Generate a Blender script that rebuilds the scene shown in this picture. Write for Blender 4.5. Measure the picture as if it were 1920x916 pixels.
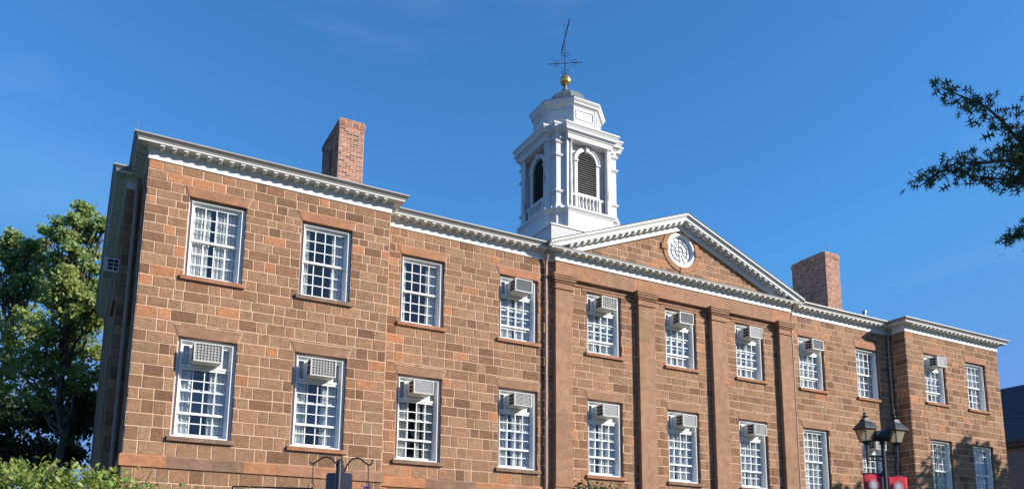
import bpy, math, random
import numpy as np
from mathutils import Vector, Matrix

# ------------------------------------------------------------------ scene, camera, sky, sun, exposure
sc = bpy.context.scene
for o in list(bpy.data.objects): bpy.data.objects.remove(o)
COL = sc.collection
R = math.radians

YAW, PITCH, ROLL = R(28.437), R(10.297), R(0.458)
CAM = Vector((-16.582, -19.418, 1.65))
fw = Vector((math.sin(YAW)*math.cos(PITCH), math.cos(YAW)*math.cos(PITCH), math.sin(PITCH)))
r0 = Vector((math.cos(YAW), -math.sin(YAW), 0)); u0 = r0.cross(fw)
rt = r0*math.cos(ROLL) + u0*math.sin(ROLL); upv = u0*math.cos(ROLL) - r0*math.sin(ROLL)
cd = bpy.data.cameras.new('camera'); cam = bpy.data.objects.new('camera', cd); COL.objects.link(cam)
M3 = Matrix((rt, upv, -fw)).transposed()
cam.matrix_world = Matrix.Translation(CAM) @ M3.to_4x4()
cd.sensor_width = 36; cd.lens = 1532.15*36/1920; cd.shift_y = (806.38-458)/1920; cd.shift_x = 0
cd.clip_start = .1; cd.clip_end = 5000
sc.camera = cam

SUN = Vector((1.07, -1.0, .66)).normalized()
EL = math.asin(SUN.z); AZ = math.atan2(SUN.x, SUN.y)
w = bpy.data.worlds.new('World'); sc.world = w; w.use_nodes = True
nt = w.node_tree; nt.nodes.clear()
out = nt.nodes.new('ShaderNodeOutputWorld'); bg = nt.nodes.new('ShaderNodeBackground')
sky = nt.nodes.new('ShaderNodeTexSky'); sky.sky_type = 'NISHITA'; sky.sun_disc = False
sky.sun_elevation = EL; sky.sun_rotation = AZ
sky.altitude = 0; sky.air_density = 1.0; sky.dust_density = 0.3; sky.ozone_density = 3.0
bg.inputs['Strength'].default_value = 0.135
tc = nt.nodes.new('ShaderNodeTexCoord'); mp = nt.nodes.new('ShaderNodeMapping'); mp.inputs['Scale'].default_value = (1.2, 1.2, 4); mp.inputs['Location'].default_value = (.9, 1.7, .4)
nz = nt.nodes.new('ShaderNodeTexNoise'); nz.inputs['Scale'].default_value = 2.2; nz.inputs['Detail'].default_value = 7; nz.inputs['Distortion'].default_value = .8
rp = nt.nodes.new('ShaderNodeValToRGB'); rp.color_ramp.elements[0].position = .52; rp.color_ramp.elements[0].color = (0,0,0,1)
rp.color_ramp.elements[1].position = .85; rp.color_ramp.elements[1].color = (.10,.10,.10,1)
mx = nt.nodes.new('ShaderNodeMixRGB'); mx.inputs[2].default_value = (4.5, 5.2, 6.0, 1)
L = nt.links.new
L(tc.outputs['Generated'], mp.inputs[0]); L(mp.outputs[0], nz.inputs['Vector']); L(nz.outputs['Fac'], rp.inputs[0])
hs = nt.nodes.new('ShaderNodeHueSaturation'); hs.inputs['Saturation'].default_value = 1.0
cap = nt.nodes.new('ShaderNodeMixRGB'); cap.blend_type = 'DARKEN'; cap.inputs[0].default_value = 1; cap.inputs[2].default_value = (.90, 1.90, 4.3, 1)
gn = nt.nodes.new('ShaderNodeMixRGB'); gn.blend_type = 'MULTIPLY'; gn.inputs[0].default_value = 1; gn.inputs[2].default_value = (.42, .90, 1.24, 1)
L(sky.outputs[0], gn.inputs[1]); L(gn.outputs[0], cap.inputs[1]); L(cap.outputs[0], hs.inputs['Color'])
L(rp.outputs[0], mx.inputs[0]); L(hs.outputs[0], mx.inputs[1]); L(mx.outputs[0], bg.inputs[0]); L(bg.outputs[0], out.inputs[0])
sd = bpy.data.lights.new('sun', 'SUN'); sd.energy = 5.0; sd.angle = R(.55); sd.color = (1, .94, .84)
so = bpy.data.objects.new('sun', sd); COL.objects.link(so); so.rotation_euler = (-SUN).to_track_quat('-Z', 'Y').to_euler()
so.location = (10, -20, 40)
vs = sc.view_settings; vs.view_transform = 'Standard'; vs.look = 'None'; vs.gamma = 1; vs.use_curve_mapping = False
vs.exposure = 0.46

# ------------------------------------------------------------------ helpers
class MB:
    def __init__(s): s.v = []; s.f = []; s.c = []
    def add(s, vs, fs, col=None):
        n = len(s.v); s.v += [tuple(p) for p in vs]
        for f in fs: s.f.append(tuple(i+n for i in f)); s.c.append(col or (1,1,1))
    def box(s, x0, x1, y0, y1, z0, z1, col=None):
        s.add([(x0,y0,z0),(x1,y0,z0),(x1,y1,z0),(x0,y1,z0),(x0,y0,z1),(x1,y0,z1),(x1,y1,z1),(x0,y1,z1)],
              [(0,3,2,1),(4,5,6,7),(0,1,5,4),(1,2,6,5),(2,3,7,6),(3,0,4,7)], col)
    def prism(s, pts, d, col=None):           # pts: planar loop of 3D points, d: extrusion vector
        n = len(pts); d = Vector(d); a = [Vector(p) for p in pts]; b = [p+d for p in a]
        s.add(a+b, [tuple(range(n))[::-1], tuple(range(n, 2*n))] + [(i, (i+1) % n, n+(i+1) % n, n+i) for i in range(n)], col)
    def tube(s, pts, r, seg=8, col=None):
        pts = [Vector(p) for p in pts]; n = len(pts); rs = r if isinstance(r, (list, tuple)) else [r]*n
        vv = []; prev = None
        for i, p in enumerate(pts):
            t = (pts[min(i+1, n-1)]-pts[max(i-1, 0)]).normalized()
            a = prev if prev is not None else (Vector((0,0,1)) if abs(t.z) < .9 else Vector((1,0,0)))
            x = (a - t*a.dot(t)).normalized(); y = t.cross(x); prev = x
            for k in range(seg):
                q = 2*math.pi*k/seg; vv.append(p + x*math.cos(q)*rs[i] + y*math.sin(q)*rs[i])
        ff = [(i*seg+k, i*seg+(k+1) % seg, (i+1)*seg+(k+1) % seg, (i+1)*seg+k) for i in range(n-1) for k in range(seg)]
        ff += [tuple(range(seg))[::-1], tuple((n-1)*seg+k for k in range(seg))]
        s.add(vv, ff, col)
    def lathe(s, prof, c=(0,0,0), seg=16, ph=0, col=None):
        vv = []; n = len(prof)
        for r, z in prof:
            for k in range(seg):
                q = 2*math.pi*k/seg+ph; vv.append((c[0]+r*math.cos(q), c[1]+r*math.sin(q), c[2]+z))
        ff = [(i*seg+k, i*seg+(k+1) % seg, (i+1)*seg+(k+1) % seg, (i+1)*seg+k) for i in range(n-1) for k in range(seg)]
        ff += [tuple(range(seg))[::-1], tuple((n-1)*seg+k for k in range(seg))]
        s.add(vv, ff, col)
    def ring(s, cx, cz, ra, rb, y0, y1, n=48, a0=0, a1=2*math.pi, col=None):   # annulus in an x-z plane
        full = abs(a1-a0-2*math.pi) < 1e-6; vv = []
        m = n if full else n+1
        for k in range(m):
            q = a0+(a1-a0)*k/n; c, d = math.cos(q), math.sin(q)
            vv += [(cx+ra*c, y0, cz+ra*d), (cx+rb*c, y0, cz+rb*d), (cx+rb*c, y1, cz+rb*d), (cx+ra*c, y1, cz+ra*d)]
        ff = []
        for k in range(n):
            i = 4*k; j = 4*((k+1) % m)
            for e in range(4): ff.append((i+e, i+(e+1) % 4, j+(e+1) % 4, j+e))
        if not full: ff += [(0,1,2,3), tuple(4*n+e for e in (3,2,1,0))]
        s.add(vv, ff, col)
    def mesh(s, name, mat, smooth=False):
        me = bpy.data.meshes.new(name); me.from_pydata(s.v, [], s.f); me.materials.append(mat)
        if any(c != (1,1,1) for c in s.c):
            at = me.color_attributes.new('tint', 'FLOAT_COLOR', 'CORNER')
            arr = np.ones((len(me.loops), 4), 'f'); k = 0
            for f, c in zip(s.f, s.c): arr[k:k+len(f), :3] = c; k += len(f)
            at.data.foreach_set('color', arr.ravel())
        if smooth: me.polygons.foreach_set('use_smooth', [True]*len(me.polygons))
        me.update(); return me
    def build(s, name, mat, parent=None, smooth=False, loc=None, bevel=0):
        return link(name, s.mesh(name, mat, smooth), parent, loc, bevel)
    def move(s, f): s.v = [tuple(f(Vector(p))) for p in s.v]; return s

def link(name, me, parent=None, loc=None, bevel=0):
    o = bpy.data.objects.new(name, me); COL.objects.link(o)
    if parent: o.parent = parent
    if loc is not None: o.location = loc
    if bevel:
        b = o.modifiers.new('bevel', 'BEVEL'); b.width = bevel; b.segments = 2; b.limit_method = 'ANGLE'; b.harden_normals = False
    return o
def tag(o, label=None, cat=None, group=None, kind=None):
    if label: o['label'] = label
    if cat: o['category'] = cat
    if group: o['group'] = group
    if kind: o['kind'] = kind
    return o
def empty(name, loc=(0,0,0), rz=0):
    o = bpy.data.objects.new(name, None); COL.objects.link(o); o.location = loc; o.rotation_euler.z = rz; o.empty_display_size = .2
    return o

# ------------------------------------------------------------------ materials
def mat(name, col, rough=.7, metal=0, tint=False, spec=.3, var=0, vscale=4, stain=None, bump=0, bscale=40, detail=6, stretch=(1,1,1)):
    m = bpy.data.materials.new(name); m.use_nodes = True; t = m.node_tree; N = t.nodes; LK = t.links.new
    b = N['Principled BSDF']; b.inputs['Roughness'].default_value = rough; b.inputs['Metallic'].default_value = metal
    b.inputs['Specular IOR Level'].default_value = spec
    tcn = N.new('ShaderNodeTexCoord'); mpn = N.new('ShaderNodeMapping'); mpn.inputs['Scale'].default_value = stretch
    LK(tcn.outputs['Object'], mpn.inputs[0])
    rgb = N.new('ShaderNodeRGB'); rgb.outputs[0].default_value = (*col, 1); cur = rgb.outputs[0]
    if tint:
        a = N.new('ShaderNodeAttribute'); a.attribute_name = 'tint'
        q = N.new('ShaderNodeMixRGB'); q.blend_type = 'MULTIPLY'; q.inputs[0].default_value = 1; LK(cur, q.inputs[1]); LK(a.outputs['Color'], q.inputs[2]); cur = q.outputs[0]
    if var:
        n = N.new('ShaderNodeTexNoise'); n.inputs['Scale'].default_value = vscale; n.inputs['Detail'].default_value = detail; n.inputs['Roughness'].default_value = .65
        LK(mpn.outputs[0], n.inputs['Vector'])
        r = N.new('ShaderNodeMapRange'); r.inputs[1].default_value = .3; r.inputs[2].default_value = .7; r.inputs[3].default_value = 1-var; r.inputs[4].default_value = 1+var
        LK(n.outputs['Fac'], r.inputs[0])
        q = N.new('ShaderNodeMixRGB'); q.blend_type = 'MULTIPLY'; q.inputs[0].default_value = 1; LK(cur, q.inputs[1]); LK(r.outputs[0], q.inputs[2]); cur = q.outputs[0]
    if stain:
        scol, lo, hi, ss, amt = stain
        n = N.new('ShaderNodeTexNoise'); n.inputs['Scale'].default_value = ss; n.inputs['Detail'].default_value = 8; n.inputs['Roughness'].default_value = .7
        LK(mpn.outputs[0], n.inputs['Vector'])
        r = N.new('ShaderNodeMapRange'); r.inputs[1].default_value = lo; r.inputs[2].default_value = hi; r.inputs[3].default_value = 0; r.inputs[4].default_value = amt
        LK(n.outputs['Fac'], r.inputs[0])
        q = N.new('ShaderNodeMixRGB'); LK(r.outputs[0], q.inputs[0]); LK(cur, q.inputs[1]); q.inputs[2].default_value = (*scol, 1); cur = q.outputs[0]
    LK(cur, b.inputs['Base Color'])
    if bump:
        n = N.new('ShaderNodeTexNoise'); n.inputs['Scale'].default_value = bscale; n.inputs['Detail'].default_value = 8
        LK(tcn.outputs['Object'], n.inputs['Vector'])
        bp = N.new('ShaderNodeBump'); bp.inputs['Strength'].default_value = 1; bp.inputs['Distance'].default_value = bump
        LK(n.outputs['Fac'], bp.inputs['Height']); LK(bp.outputs[0], b.inputs['Normal'])
    return m
def leafmat(name, col, trans=.42, rough=.5):
    m = bpy.data.materials.new(name); m.use_nodes = True; t = m.node_tree; N = t.nodes; LK = t.links.new
    b = N['Principled BSDF']; b.inputs['Roughness'].default_value = rough; b.inputs['Specular IOR Level'].default_value = .35
    a = N.new('ShaderNodeAttribute'); a.attribute_name = 'tint'
    q = N.new('ShaderNodeMixRGB'); q.blend_type = 'MULTIPLY'; q.inputs[0].default_value = 1; q.inputs[1].default_value = (*col, 1); LK(a.outputs['Color'], q.inputs[2])
    tr = N.new('ShaderNodeBsdfTranslucent'); g = N.new('ShaderNodeMixRGB'); g.blend_type = 'MULTIPLY'; g.inputs[0].default_value = 1
    g.inputs[2].default_value = (1.2, 1.25, .5, 1); LK(q.outputs[0], g.inputs[1]); LK(g.outputs[0], tr.inputs[0])
    LK(q.outputs[0], b.inputs['Base Color'])
    mxs = N.new('ShaderNodeMixShader'); mxs.inputs[0].default_value = trans
    LK(b.outputs[0], mxs.inputs[1]); LK(tr.outputs[0], mxs.inputs[2]); LK(mxs.outputs[0], N['Material Output'].inputs[0])
    return m
def glassmat(name, tintc=(.86,.9,.92), refl=1.0):
    m = bpy.data.materials.new(name); m.use_nodes = True; t = m.node_tree; N = t.nodes; LK = t.links.new
    N.remove(N['Principled BSDF'])
    tr = N.new('ShaderNodeBsdfTransparent'); tr.inputs[0].default_value = (*tintc, 1)
    gl = N.new('ShaderNodeBsdfGlossy'); gl.inputs['Roughness'].default_value = .015
    ge = N.new('ShaderNodeNewGeometry'); dt = N.new('ShaderNodeVectorMath'); dt.operation = 'DOT_PRODUCT'
    LK(ge.outputs['Incoming'], dt.inputs[0]); LK(ge.outputs['Normal'], dt.inputs[1])
    def mth(op, a, bb):
        q = N.new('ShaderNodeMath'); q.operation = op
        for i_, v_ in enumerate((a, bb)):
            if v_ is None: continue
            if isinstance(v_, (int, float)): q.inputs[i_].default_value = v_
            else: LK(v_, q.inputs[i_])
        return q.outputs[0]
    fr_ = mth('ADD', mth('MULTIPLY', mth('POWER', mth('SUBTRACT', 1.0, mth('ABSOLUTE', dt.outputs['Value'], None)), 5.0), .95), .045)
    n = N.new('ShaderNodeTexNoise'); n.inputs['Scale'].default_value = 2.5; n.inputs['Detail'].default_value = 1
    tcn = N.new('ShaderNodeTexCoord'); LK(tcn.outputs['Object'], n.inputs['Vector'])
    bp = N.new('ShaderNodeBump'); bp.inputs['Distance'].default_value = .01; bp.inputs['Strength'].default_value = .6; LK(n.outputs['Fac'], bp.inputs['Height'])
    LK(bp.outputs[0], gl.inputs['Normal'])
    mt = N.new('ShaderNodeMath'); mt.operation = 'MULTIPLY'; mt.inputs[1].default_value = refl; LK(fr_, mt.inputs[0])
    ms = N.new('ShaderNodeMixShader'); LK(mt.outputs[0], ms.inputs[0]); LK(tr.outputs[0], ms.inputs[1]); LK(gl.outputs[0], ms.inputs[2])
    LK(ms.outputs[0], N['Material Output'].inputs[0]); return m

M = dict(
 stone=mat('brownstone', (.328,.183,.104), .88, tint=True, var=.24, vscale=8, stain=((.12,.07,.05), .58, .74, 5, .6), bump=.014, bscale=22),
 mortar=mat('mortar', (.68,.46,.32), .9, var=.12, vscale=12),
 dressed=mat('dressed_brownstone', (.33,.182,.11), .85, tint=True, var=.24, vscale=5, stain=((.44,.27,.17), .50, .66, 2.2, .45), bump=.008, bscale=25),
 white=mat('white_paint', (.70,.69,.66), .5, var=.05, vscale=3, stain=((.45,.42,.38), .6, .8, 6, .45), stretch=(1,1,.5)),
 oldwhite=mat('weathered_white_paint', (.66,.655,.64), .55, var=.05, vscale=4, stain=((.34,.30,.27), .60, .76, 4, .6), stretch=(3,3,.5)),
 sash=mat('sash_paint', (.82,.82,.80), .45, var=.03),
 gutter=mat('gutter_metal', (.31,.30,.285), .45, spec=.5, var=.1, vscale=2),
 brick=mat('red_brick', (.40,.175,.105), .9, tint=True, var=.2, vscale=14, stain=((.16,.12,.10), .56, .72, 2.3, .75), bump=.004, bscale=50),
 brickmortar=mat('pale_mortar', (.60,.49,.42), .95, var=.15),
 roof=mat('roof_slate', (.11,.115,.12), .7, var=.25, vscale=6),
 blueslate=mat('dark_slate', (.075,.085,.11), .6, var=.3, vscale=20, stretch=(1,1,3)),
 iron=mat('black_iron', (.022,.022,.026), .42, spec=.5, var=.2, vscale=8),
 vane=mat('vane_iron', (.04,.035,.035), .6),
 gold=mat('gold_leaf', (.83,.50,.13), .28, metal=.85, var=.2, vscale=5),
 copper=mat('weathered_lead', (.19,.215,.215), .55, stain=((.13,.13,.13), .5, .65, 5, .7), var=.15),
 louver=mat('louver_grey', (.52,.49,.47), .6, var=.1),
 dark=mat('dark_void', (.02,.02,.025), .9),
 room=mat('room_plaster', (.42,.42,.43), .9),
 curtain=mat('curtain_cloth', (.74,.73,.68), .9, spec=.1, var=.06, vscale=3),
 acwhite=mat('air_conditioner_enamel', (.60,.585,.54), .5, var=.10, vscale=6, stain=((.28,.20,.13), .60, .72, 9, .5), stretch=(1,1,.4)),
 acgrey=mat('air_conditioner_fins', (.27,.275,.28), .6, metal=0, var=.1, vscale=30),
 pipe=mat('downpipe_paint', (.36,.24,.19), .5, var=.15, vscale=3),
 bark=mat('bark', (.11,.085,.065), .9, var=.3, vscale=6, bump=.02, bscale=12),
 banner=mat('red_banner_cloth', (.55,.03,.05), .8, var=.08, vscale=5),
 bannerwhite=mat('banner_print', (.70,.70,.68), .8),
 signback=mat('sign_metal', (.13,.13,.15), .5, metal=.4),
 greymetal=mat('galvanised_post', (.35,.35,.33), .45, metal=.6),
 lampglass=None,
 glass=glassmat('window_glass', (.84,.88,.90), 2.6),
 milk=mat('obscure_glass', (.80,.81,.82), .45, spec=.4, var=.15, vscale=6),
 lead=mat('lead_came', (.24,.26,.28), .5),
 grass=mat('lawn', (.035,.06,.02), .95, var=.35, vscale=3),
 paving=mat('paving', (.09,.085,.08), .9, var=.12, vscale=2),
 bluestone=mat('grey_stone', (.17,.165,.17), .9, var=.2),
 flower=mat('flower_petals', (.20,.12,.38), .7),
 leafA=leafmat('leaf_light', (.25,.34,.14)),
 leafB=leafmat('leaf_olive', (.25,.31,.10)),
 leafC=leafmat('leaf_hedge', (.25,.33,.09)),
 leafO=leafmat('leaf_oak', (.065,.10,.05), .35),
 leafD=leafmat('leaf_dark', (.07,.11,.045), .3),
)
rng = random.Random(7)
M['shademortar'] = mat('shade_toned_joint', (.20,.125,.085), .95, var=.2)  # darker mortar copy for the left flank, the wall's shade put into its colour
def frosted():
    m = bpy.data.materials.new('frosted_lamp_glass'); m.use_nodes = True; t = m.node_tree; N = t.nodes; N.remove(N['Principled BSDF'])
    a = N.new('ShaderNodeBsdfTransparent'); a.inputs[0].default_value = (.8,.76,.68,1); b = N.new('ShaderNodeBsdfTranslucent'); b.inputs[0].default_value = (.75,.66,.52,1)
    c = N.new('ShaderNodeBsdfDiffuse'); c.inputs[0].default_value = (.62,.55,.44,1); m1 = N.new('ShaderNodeMixShader'); m2 = N.new('ShaderNodeMixShader'); m1.inputs[0].default_value = .5; m2.inputs[0].default_value = .6
    t.links.new(b.outputs[0], m1.inputs[1]); t.links.new(c.outputs[0], m1.inputs[2]); t.links.new(a.outputs[0], m2.inputs[1]); t.links.new(m1.outputs[0], m2.inputs[2]); t.links.new(m2.outputs[0], N['Material Output'].inputs[0]); return m
M['lampglass'] = frosted()
M['peeling'] = mat('peeling_white_paint', (.66,.655,.64), .6, var=.08, vscale=5, stain=((.20,.15,.12), .50, .60, 5, .85), stretch=(2.2,2.2,.35), bump=.006, bscale=25)

# ------------------------------------------------------------------ ground
g = MB(); g.box(-1500,1500,-1500,1500,-.5,0); tag(g.build('ground', M['grass']), kind='structure')
g = MB(); g.box(-60,60,-26,-14,.004,.02); tag(g.build('pavement', M['paving']), kind='structure')

# ------------------------------------------------------------------ the building
XW, XP, XC, PY, CE = 15.702, 10.034, 4.75, .733, .167
ZF = 10.801
ZU0, ZU1, ZL0, ZL1 = 8.246, 10.111, 4.616, 6.839
COLS = {'a1':(-14.179,-PY),'a2':(-11.631,-PY),'b1':(-8.815,0),'b2':(-5.88,0),'c1':(-2.952,0),'c2':(0,0),'c3':(2.952,0),
        'd1':(5.88,0),'d2':(8.815,0),'e1':(11.631,-PY),'e2':(14.179,-PY)}
HW = .627
building = tag(empty('college_building'), 'long brownstone college hall with white cornice, pediment, cupola and two projecting wings', 'building')

COURSES = [0.0,.3,.6,.9,1.2,1.5,1.8,2.1,2.4,2.7,3.0,3.3,3.6,3.915,4.174,4.47,4.772,5.054,5.353,5.601,5.873,6.126,6.377,6.626,6.88,7.157,
           7.42,7.65,7.88,8.127,8.37,8.63,8.894,9.122,9.335,9.545,9.767,9.947,10.133,10.36,10.58,10.815]
def rsub(rects, h):
    o = []
    for a,b,c,d in rects:
        x0,x1,z0,z1 = h
        if x1 <= a or x0 >= b or z1 <= c or z0 >= d: o.append((a,b,c,d)); continue
        if x0 > a: o.append((a,x0,c,d))
        if x1 < b: o.append((x1,b,c,d))
        m0, m1 = max(a,x0), min(b,x1)
        if z0 > c: o.append((m0,m1,c,z0))
        if z1 < d: o.append((m0,m1,z1,d))
    return o
def clip(poly, ax, az, k):                    # keep ax*x+az*z<=k
    o = []
    for i in range(len(poly)):
        p, q = poly[i], poly[(i+1) % len(poly)]; dp, dq = ax*p[0]+az*p[1]-k, ax*q[0]+az*q[1]-k
        if dp <= 0: o.append(p)
        if dp*dq < 0: t = dp/(dp-dq); o.append((p[0]+(q[0]-p[0])*t, p[1]+(q[1]-p[1])*t))
    return o
def stone_col(rg):
    q = rg.random()
    if q < .42: b = (1.0,1.0,1.0)
    elif q < .70: b = (.86,.83,.80)
    elif q < .84: b = (.64,.60,.60)
    elif q < .91: b = (1.28,1.05,.90)
    else: b = (.92,.98,.98)
    k = rg.uniform(.86,1.1); h = rg.uniform(.95,1.05)
    return (b[0]*k, b[1]*k*h, b[2]*k*h)
def brick_col(rg):
    q = rg.random()
    b = (1,1,1) if q < .5 else ((1.25,1.2,1.15) if q < .7 else ((.7,.62,.6) if q < .85 else ((1.35,1.65,1.7) if q < .93 else (.4,.42,.45))))
    k = rg.uniform(.85,1.12); return tuple(c*k for c in b)
def stones(mb, u0, u1, zs, holes, tf, rg, gap=.0095, proud=.010, ch=.006, wid=(.20,.30,.40,.56), colf=stone_col, clips=(), bond=False):
    """one raised, chamfered block per stone; tf(u,z,d) -> world; colour is the stone's own"""
    for ci in range(len(zs)-1):
        z0, z1 = zs[ci], zs[ci+1]; u = u0; long_ = rg.random() < .5; first = True
        while u < u1-.01:
            if bond: wdt = wid[1] if not (first and ci % 2) else wid[0]
            else: wdt = rg.uniform(wid[2], wid[3]) if long_ else rg.uniform(wid[0], wid[1])
            if not bond and rg.random() < .82: long_ = not long_
            first = False
            e = min(u+wdt, u1)
            if u1-e < wid[0]*.6: e = u1
            col = colf(rg)
            rects = [(u,e,z0,z1)]
            for h in holes: rects = rsub(rects, h)
            for a,b,c,d in rects:
                if b-a < .035 or d-c < .035: continue
                poly = [(a+gap,c+gap),(b-gap,c+gap),(b-gap,d-gap),(a+gap,d-gap)]
                if not bond:
                    j = lambda: rg.uniform(-.003,.003)
                    poly = [(p[0]+j(), p[1]+j()) for p in poly]
                for cl in clips:
                    poly = clip(poly, *cl)
                    if len(poly) < 3: break
                if len(poly) < 3: continue
                cx = sum(p[0] for p in poly)/len(poly); cz = sum(p[1] for p in poly)/len(poly)
                pr = proud+rg.uniform(-.002,.003); n = len(poly); tx, tz = rg.uniform(-.006,.006), rg.uniform(-.008,.008)
                base = [tf(p[0],p[1],-.004) for p in poly]
                fr = []
                for p in poly:
                    dx, dz = cx-p[0], cz-p[1]; L_ = max(math.hypot(dx,dz),.01); k = min(ch*1.4/L_, .4)
                    fr.append(tf(p[0]+dx*k, p[1]+dz*k, pr+tx*(p[0]-cx)+tz*(p[1]-cz)))
                mb.add(base+fr, [tuple(range(n,2*n))]+[(i,(i+1) % n, n+(i+1) % n, n+i) for i in range(n)], col)
            u = e
def backing(mb, u0, u1, z0, z1, holes, tf, depth=.32):
    rects = [(u0,u1,z0,z1)]
    for h in holes: rects = rsub(rects, h)
    for a,b,c,d in rects: mb.add([tf(a,c,0),tf(b,c,0),tf(b,d,0),tf(a,d,0)], [(0,1,2,3)])
def reveals(mb, holes, tf, depth=.30):
    for a,b,c,d in holes:
        P = [(a,c),(b,c),(b,d),(a,d)]
        for i in range(4):
            p, q = P[i], P[(i+1) % 4]
            mb.add([tf(p[0],p[1],.002),tf(q[0],q[1],.002),tf(q[0],q[1],-depth),tf(p[0],p[1],-depth)], [(0,1,2,3)], (.9,.85,.85))

wall = MB(); mort = MB(); rev = MB()
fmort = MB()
def wallrun(u0, u1, tf, cols, extra=(), zs=COURSES, clips=(), seed=1, bed=None):
    holes = []
    for k in cols:
        x = COLS[k][0]; holes += [(x-HW,x+HW,ZU0,ZU1),(x-HW,x+HW,ZL0,ZL1)]
    holes += list(extra)
    rg = random.Random(seed)
    stones(wall, u0, u1, zs, holes, tf, rg, clips=clips)
    backing(bed or mort, u0, u1, zs[0], zs[-1], holes, tf); reveals(rev, holes, tf)
front = lambda yy: (lambda u,z,d: (u, yy-d, z))
left_ = lambda xx: (lambda u,z,d: (xx-d, -u, z))      # faces -X; u = -y
right_ = lambda xx: (lambda u,z,d: (xx+d, u, z))      # faces +X
wallrun(-XW, -XP, front(-PY), ['a1','a2'], seed=11)
wallrun(-XP, -XC, front(0), ['b1','b2'], seed=12)
wallrun(-XC, XC, front(0), ['c1','c2','c3'], seed=13)
wallrun(XC, XP, front(0), ['d1','d2'], seed=14)
wallrun(XP, XW, front(-PY), ['e1','e2'], seed=15)
wallrun(-.0, PY, left_(XP), [], seed=16)
wallrun(-PY, 0, right_(-XP), [], seed=17)
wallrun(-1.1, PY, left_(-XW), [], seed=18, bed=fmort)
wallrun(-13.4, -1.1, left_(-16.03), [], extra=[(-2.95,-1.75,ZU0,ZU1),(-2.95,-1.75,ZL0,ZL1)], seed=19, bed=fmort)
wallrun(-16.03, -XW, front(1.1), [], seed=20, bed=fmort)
wallrun(-PY, 13.4, right_(XW), [], seed=21)
wall_o = wall.build('wall', M['stone'], building)
mort.build('mortar_bed', M['mortar'], building); fmort.build('flank_mortar_bed', M['shademortar'], building); rev.build('window_reveal', M['dressed'], building)
b = MB()                                             # back wall and the rooms behind the glass
b.box(-16.0, XW-.03, 13.37, 13.5, 0, 10.8); b.build('rear_wall', M['dressed'], building)
b = MB()
for z in (3.7, 7.45, 10.7): b.box(-15.6, 15.6, .40, 13.3, z, z+.15)
b.box(-15.6,15.6,2.4,2.5,0,10.6)
for x in (-10.03,-7.35,-4.4,-1.47,1.47,4.4,7.35,10.03,-12.9,12.9): b.box(x-.05,x+.05,.45,2.38,3.9,7.4); b.box(x-.05,x+.05,.45,2.38,7.65,10.65)
b.build('interior_floor', M['room'], building)

# belt course and base
b = MB()
def mitre_path(pts, closed=False):
    n = len(pts); dirs = []
    for i in range(n if closed else n-1):
        a, c = Vector(pts[i]), Vector(pts[(i+1) % n]); dirs.append((c-a).normalized())
    def off(i, d):
        p = Vector(pts[i])
        if closed: d0, d1 = dirs[i-1], dirs[i]
        else: d0 = dirs[max(i-1,0)]; d1 = dirs[min(i, n-2)]
        n0 = Vector((d0.y,-d0.x)); n1 = Vector((d1.y,-d1.x))
        if abs(d0.dot(d1)) > .999: return p+n0*d
        m = (n0+n1).normalized(); return p+m*(d/m.dot(n0))
    return off
def sweep(mb, pts, prof, closed=False, cap=True, col=None):
    """profile (outward, z) carried along a plan path with mitred corners; outward = right of travel"""
    off = mitre_path(pts, closed); n = len(pts); m = len(prof); vv = []
    for i in range(n):
        for d, z in prof: q = off(i, d); vv.append((q.x, q.y, z))
    ff = []
    for i in range(n if closed else n-1):
        j = (i+1) % n
        for k in range(m-1): ff.append((i*m+k, j*m+k, j*m+k+1, i*m+k+1))
    if cap and not closed: ff += [tuple(range(m)), tuple((n-1)*m+k for k in range(m))[::-1]]
    if isinstance(col, list):
        for i_, f_ in enumerate(ff): mb.add([vv[q] for q in f_], [tuple(range(len(f_)))], col[(i_//(m-1)) % len(col)])
    else: mb.add(vv, ff, col)
# travel from left rear to right rear with outside on the right hand: going -y on the left flank needs outside = -x
PATH = [(-16.03,13.4),(-16.03,1.1),(-XW,1.1),(-XW,-PY),(-XP,-PY),(-XP,0),(-XC,0),(-XC,-CE),(XC,-CE),(XC,0),(XP,0),(XP,-PY),(XW,-PY),(XW,13.4)]
belt = MB()
bp_ = []
for p, q in zip(PATH[:-1], PATH[1:]):
    p, q = Vector(p), Vector(q); k = max(1, int((q-p).length/.75)); bp_ += [tuple(p.lerp(q, (i+(rng.uniform(-.25,.25) if i else 0))/k)) for i in range(k)]
bp_.append(PATH[-1])
sweep(belt, bp_, [(-.02,3.915),(.05,3.915),(.055,4.14),(.03,4.174),(-.02,4.176)], col=[(1.3,1.08,.85),(1.25,1.0,.8),(.75,.78,.85),(.68,.74,.80),(1.2,1.0,.8),(1.1,1,.95),(1.28,1.05,.85),(.95,.95,.95),(1.15,1.0,.9)])
belt.build('belt_course', M['dressed'], building)

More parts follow.
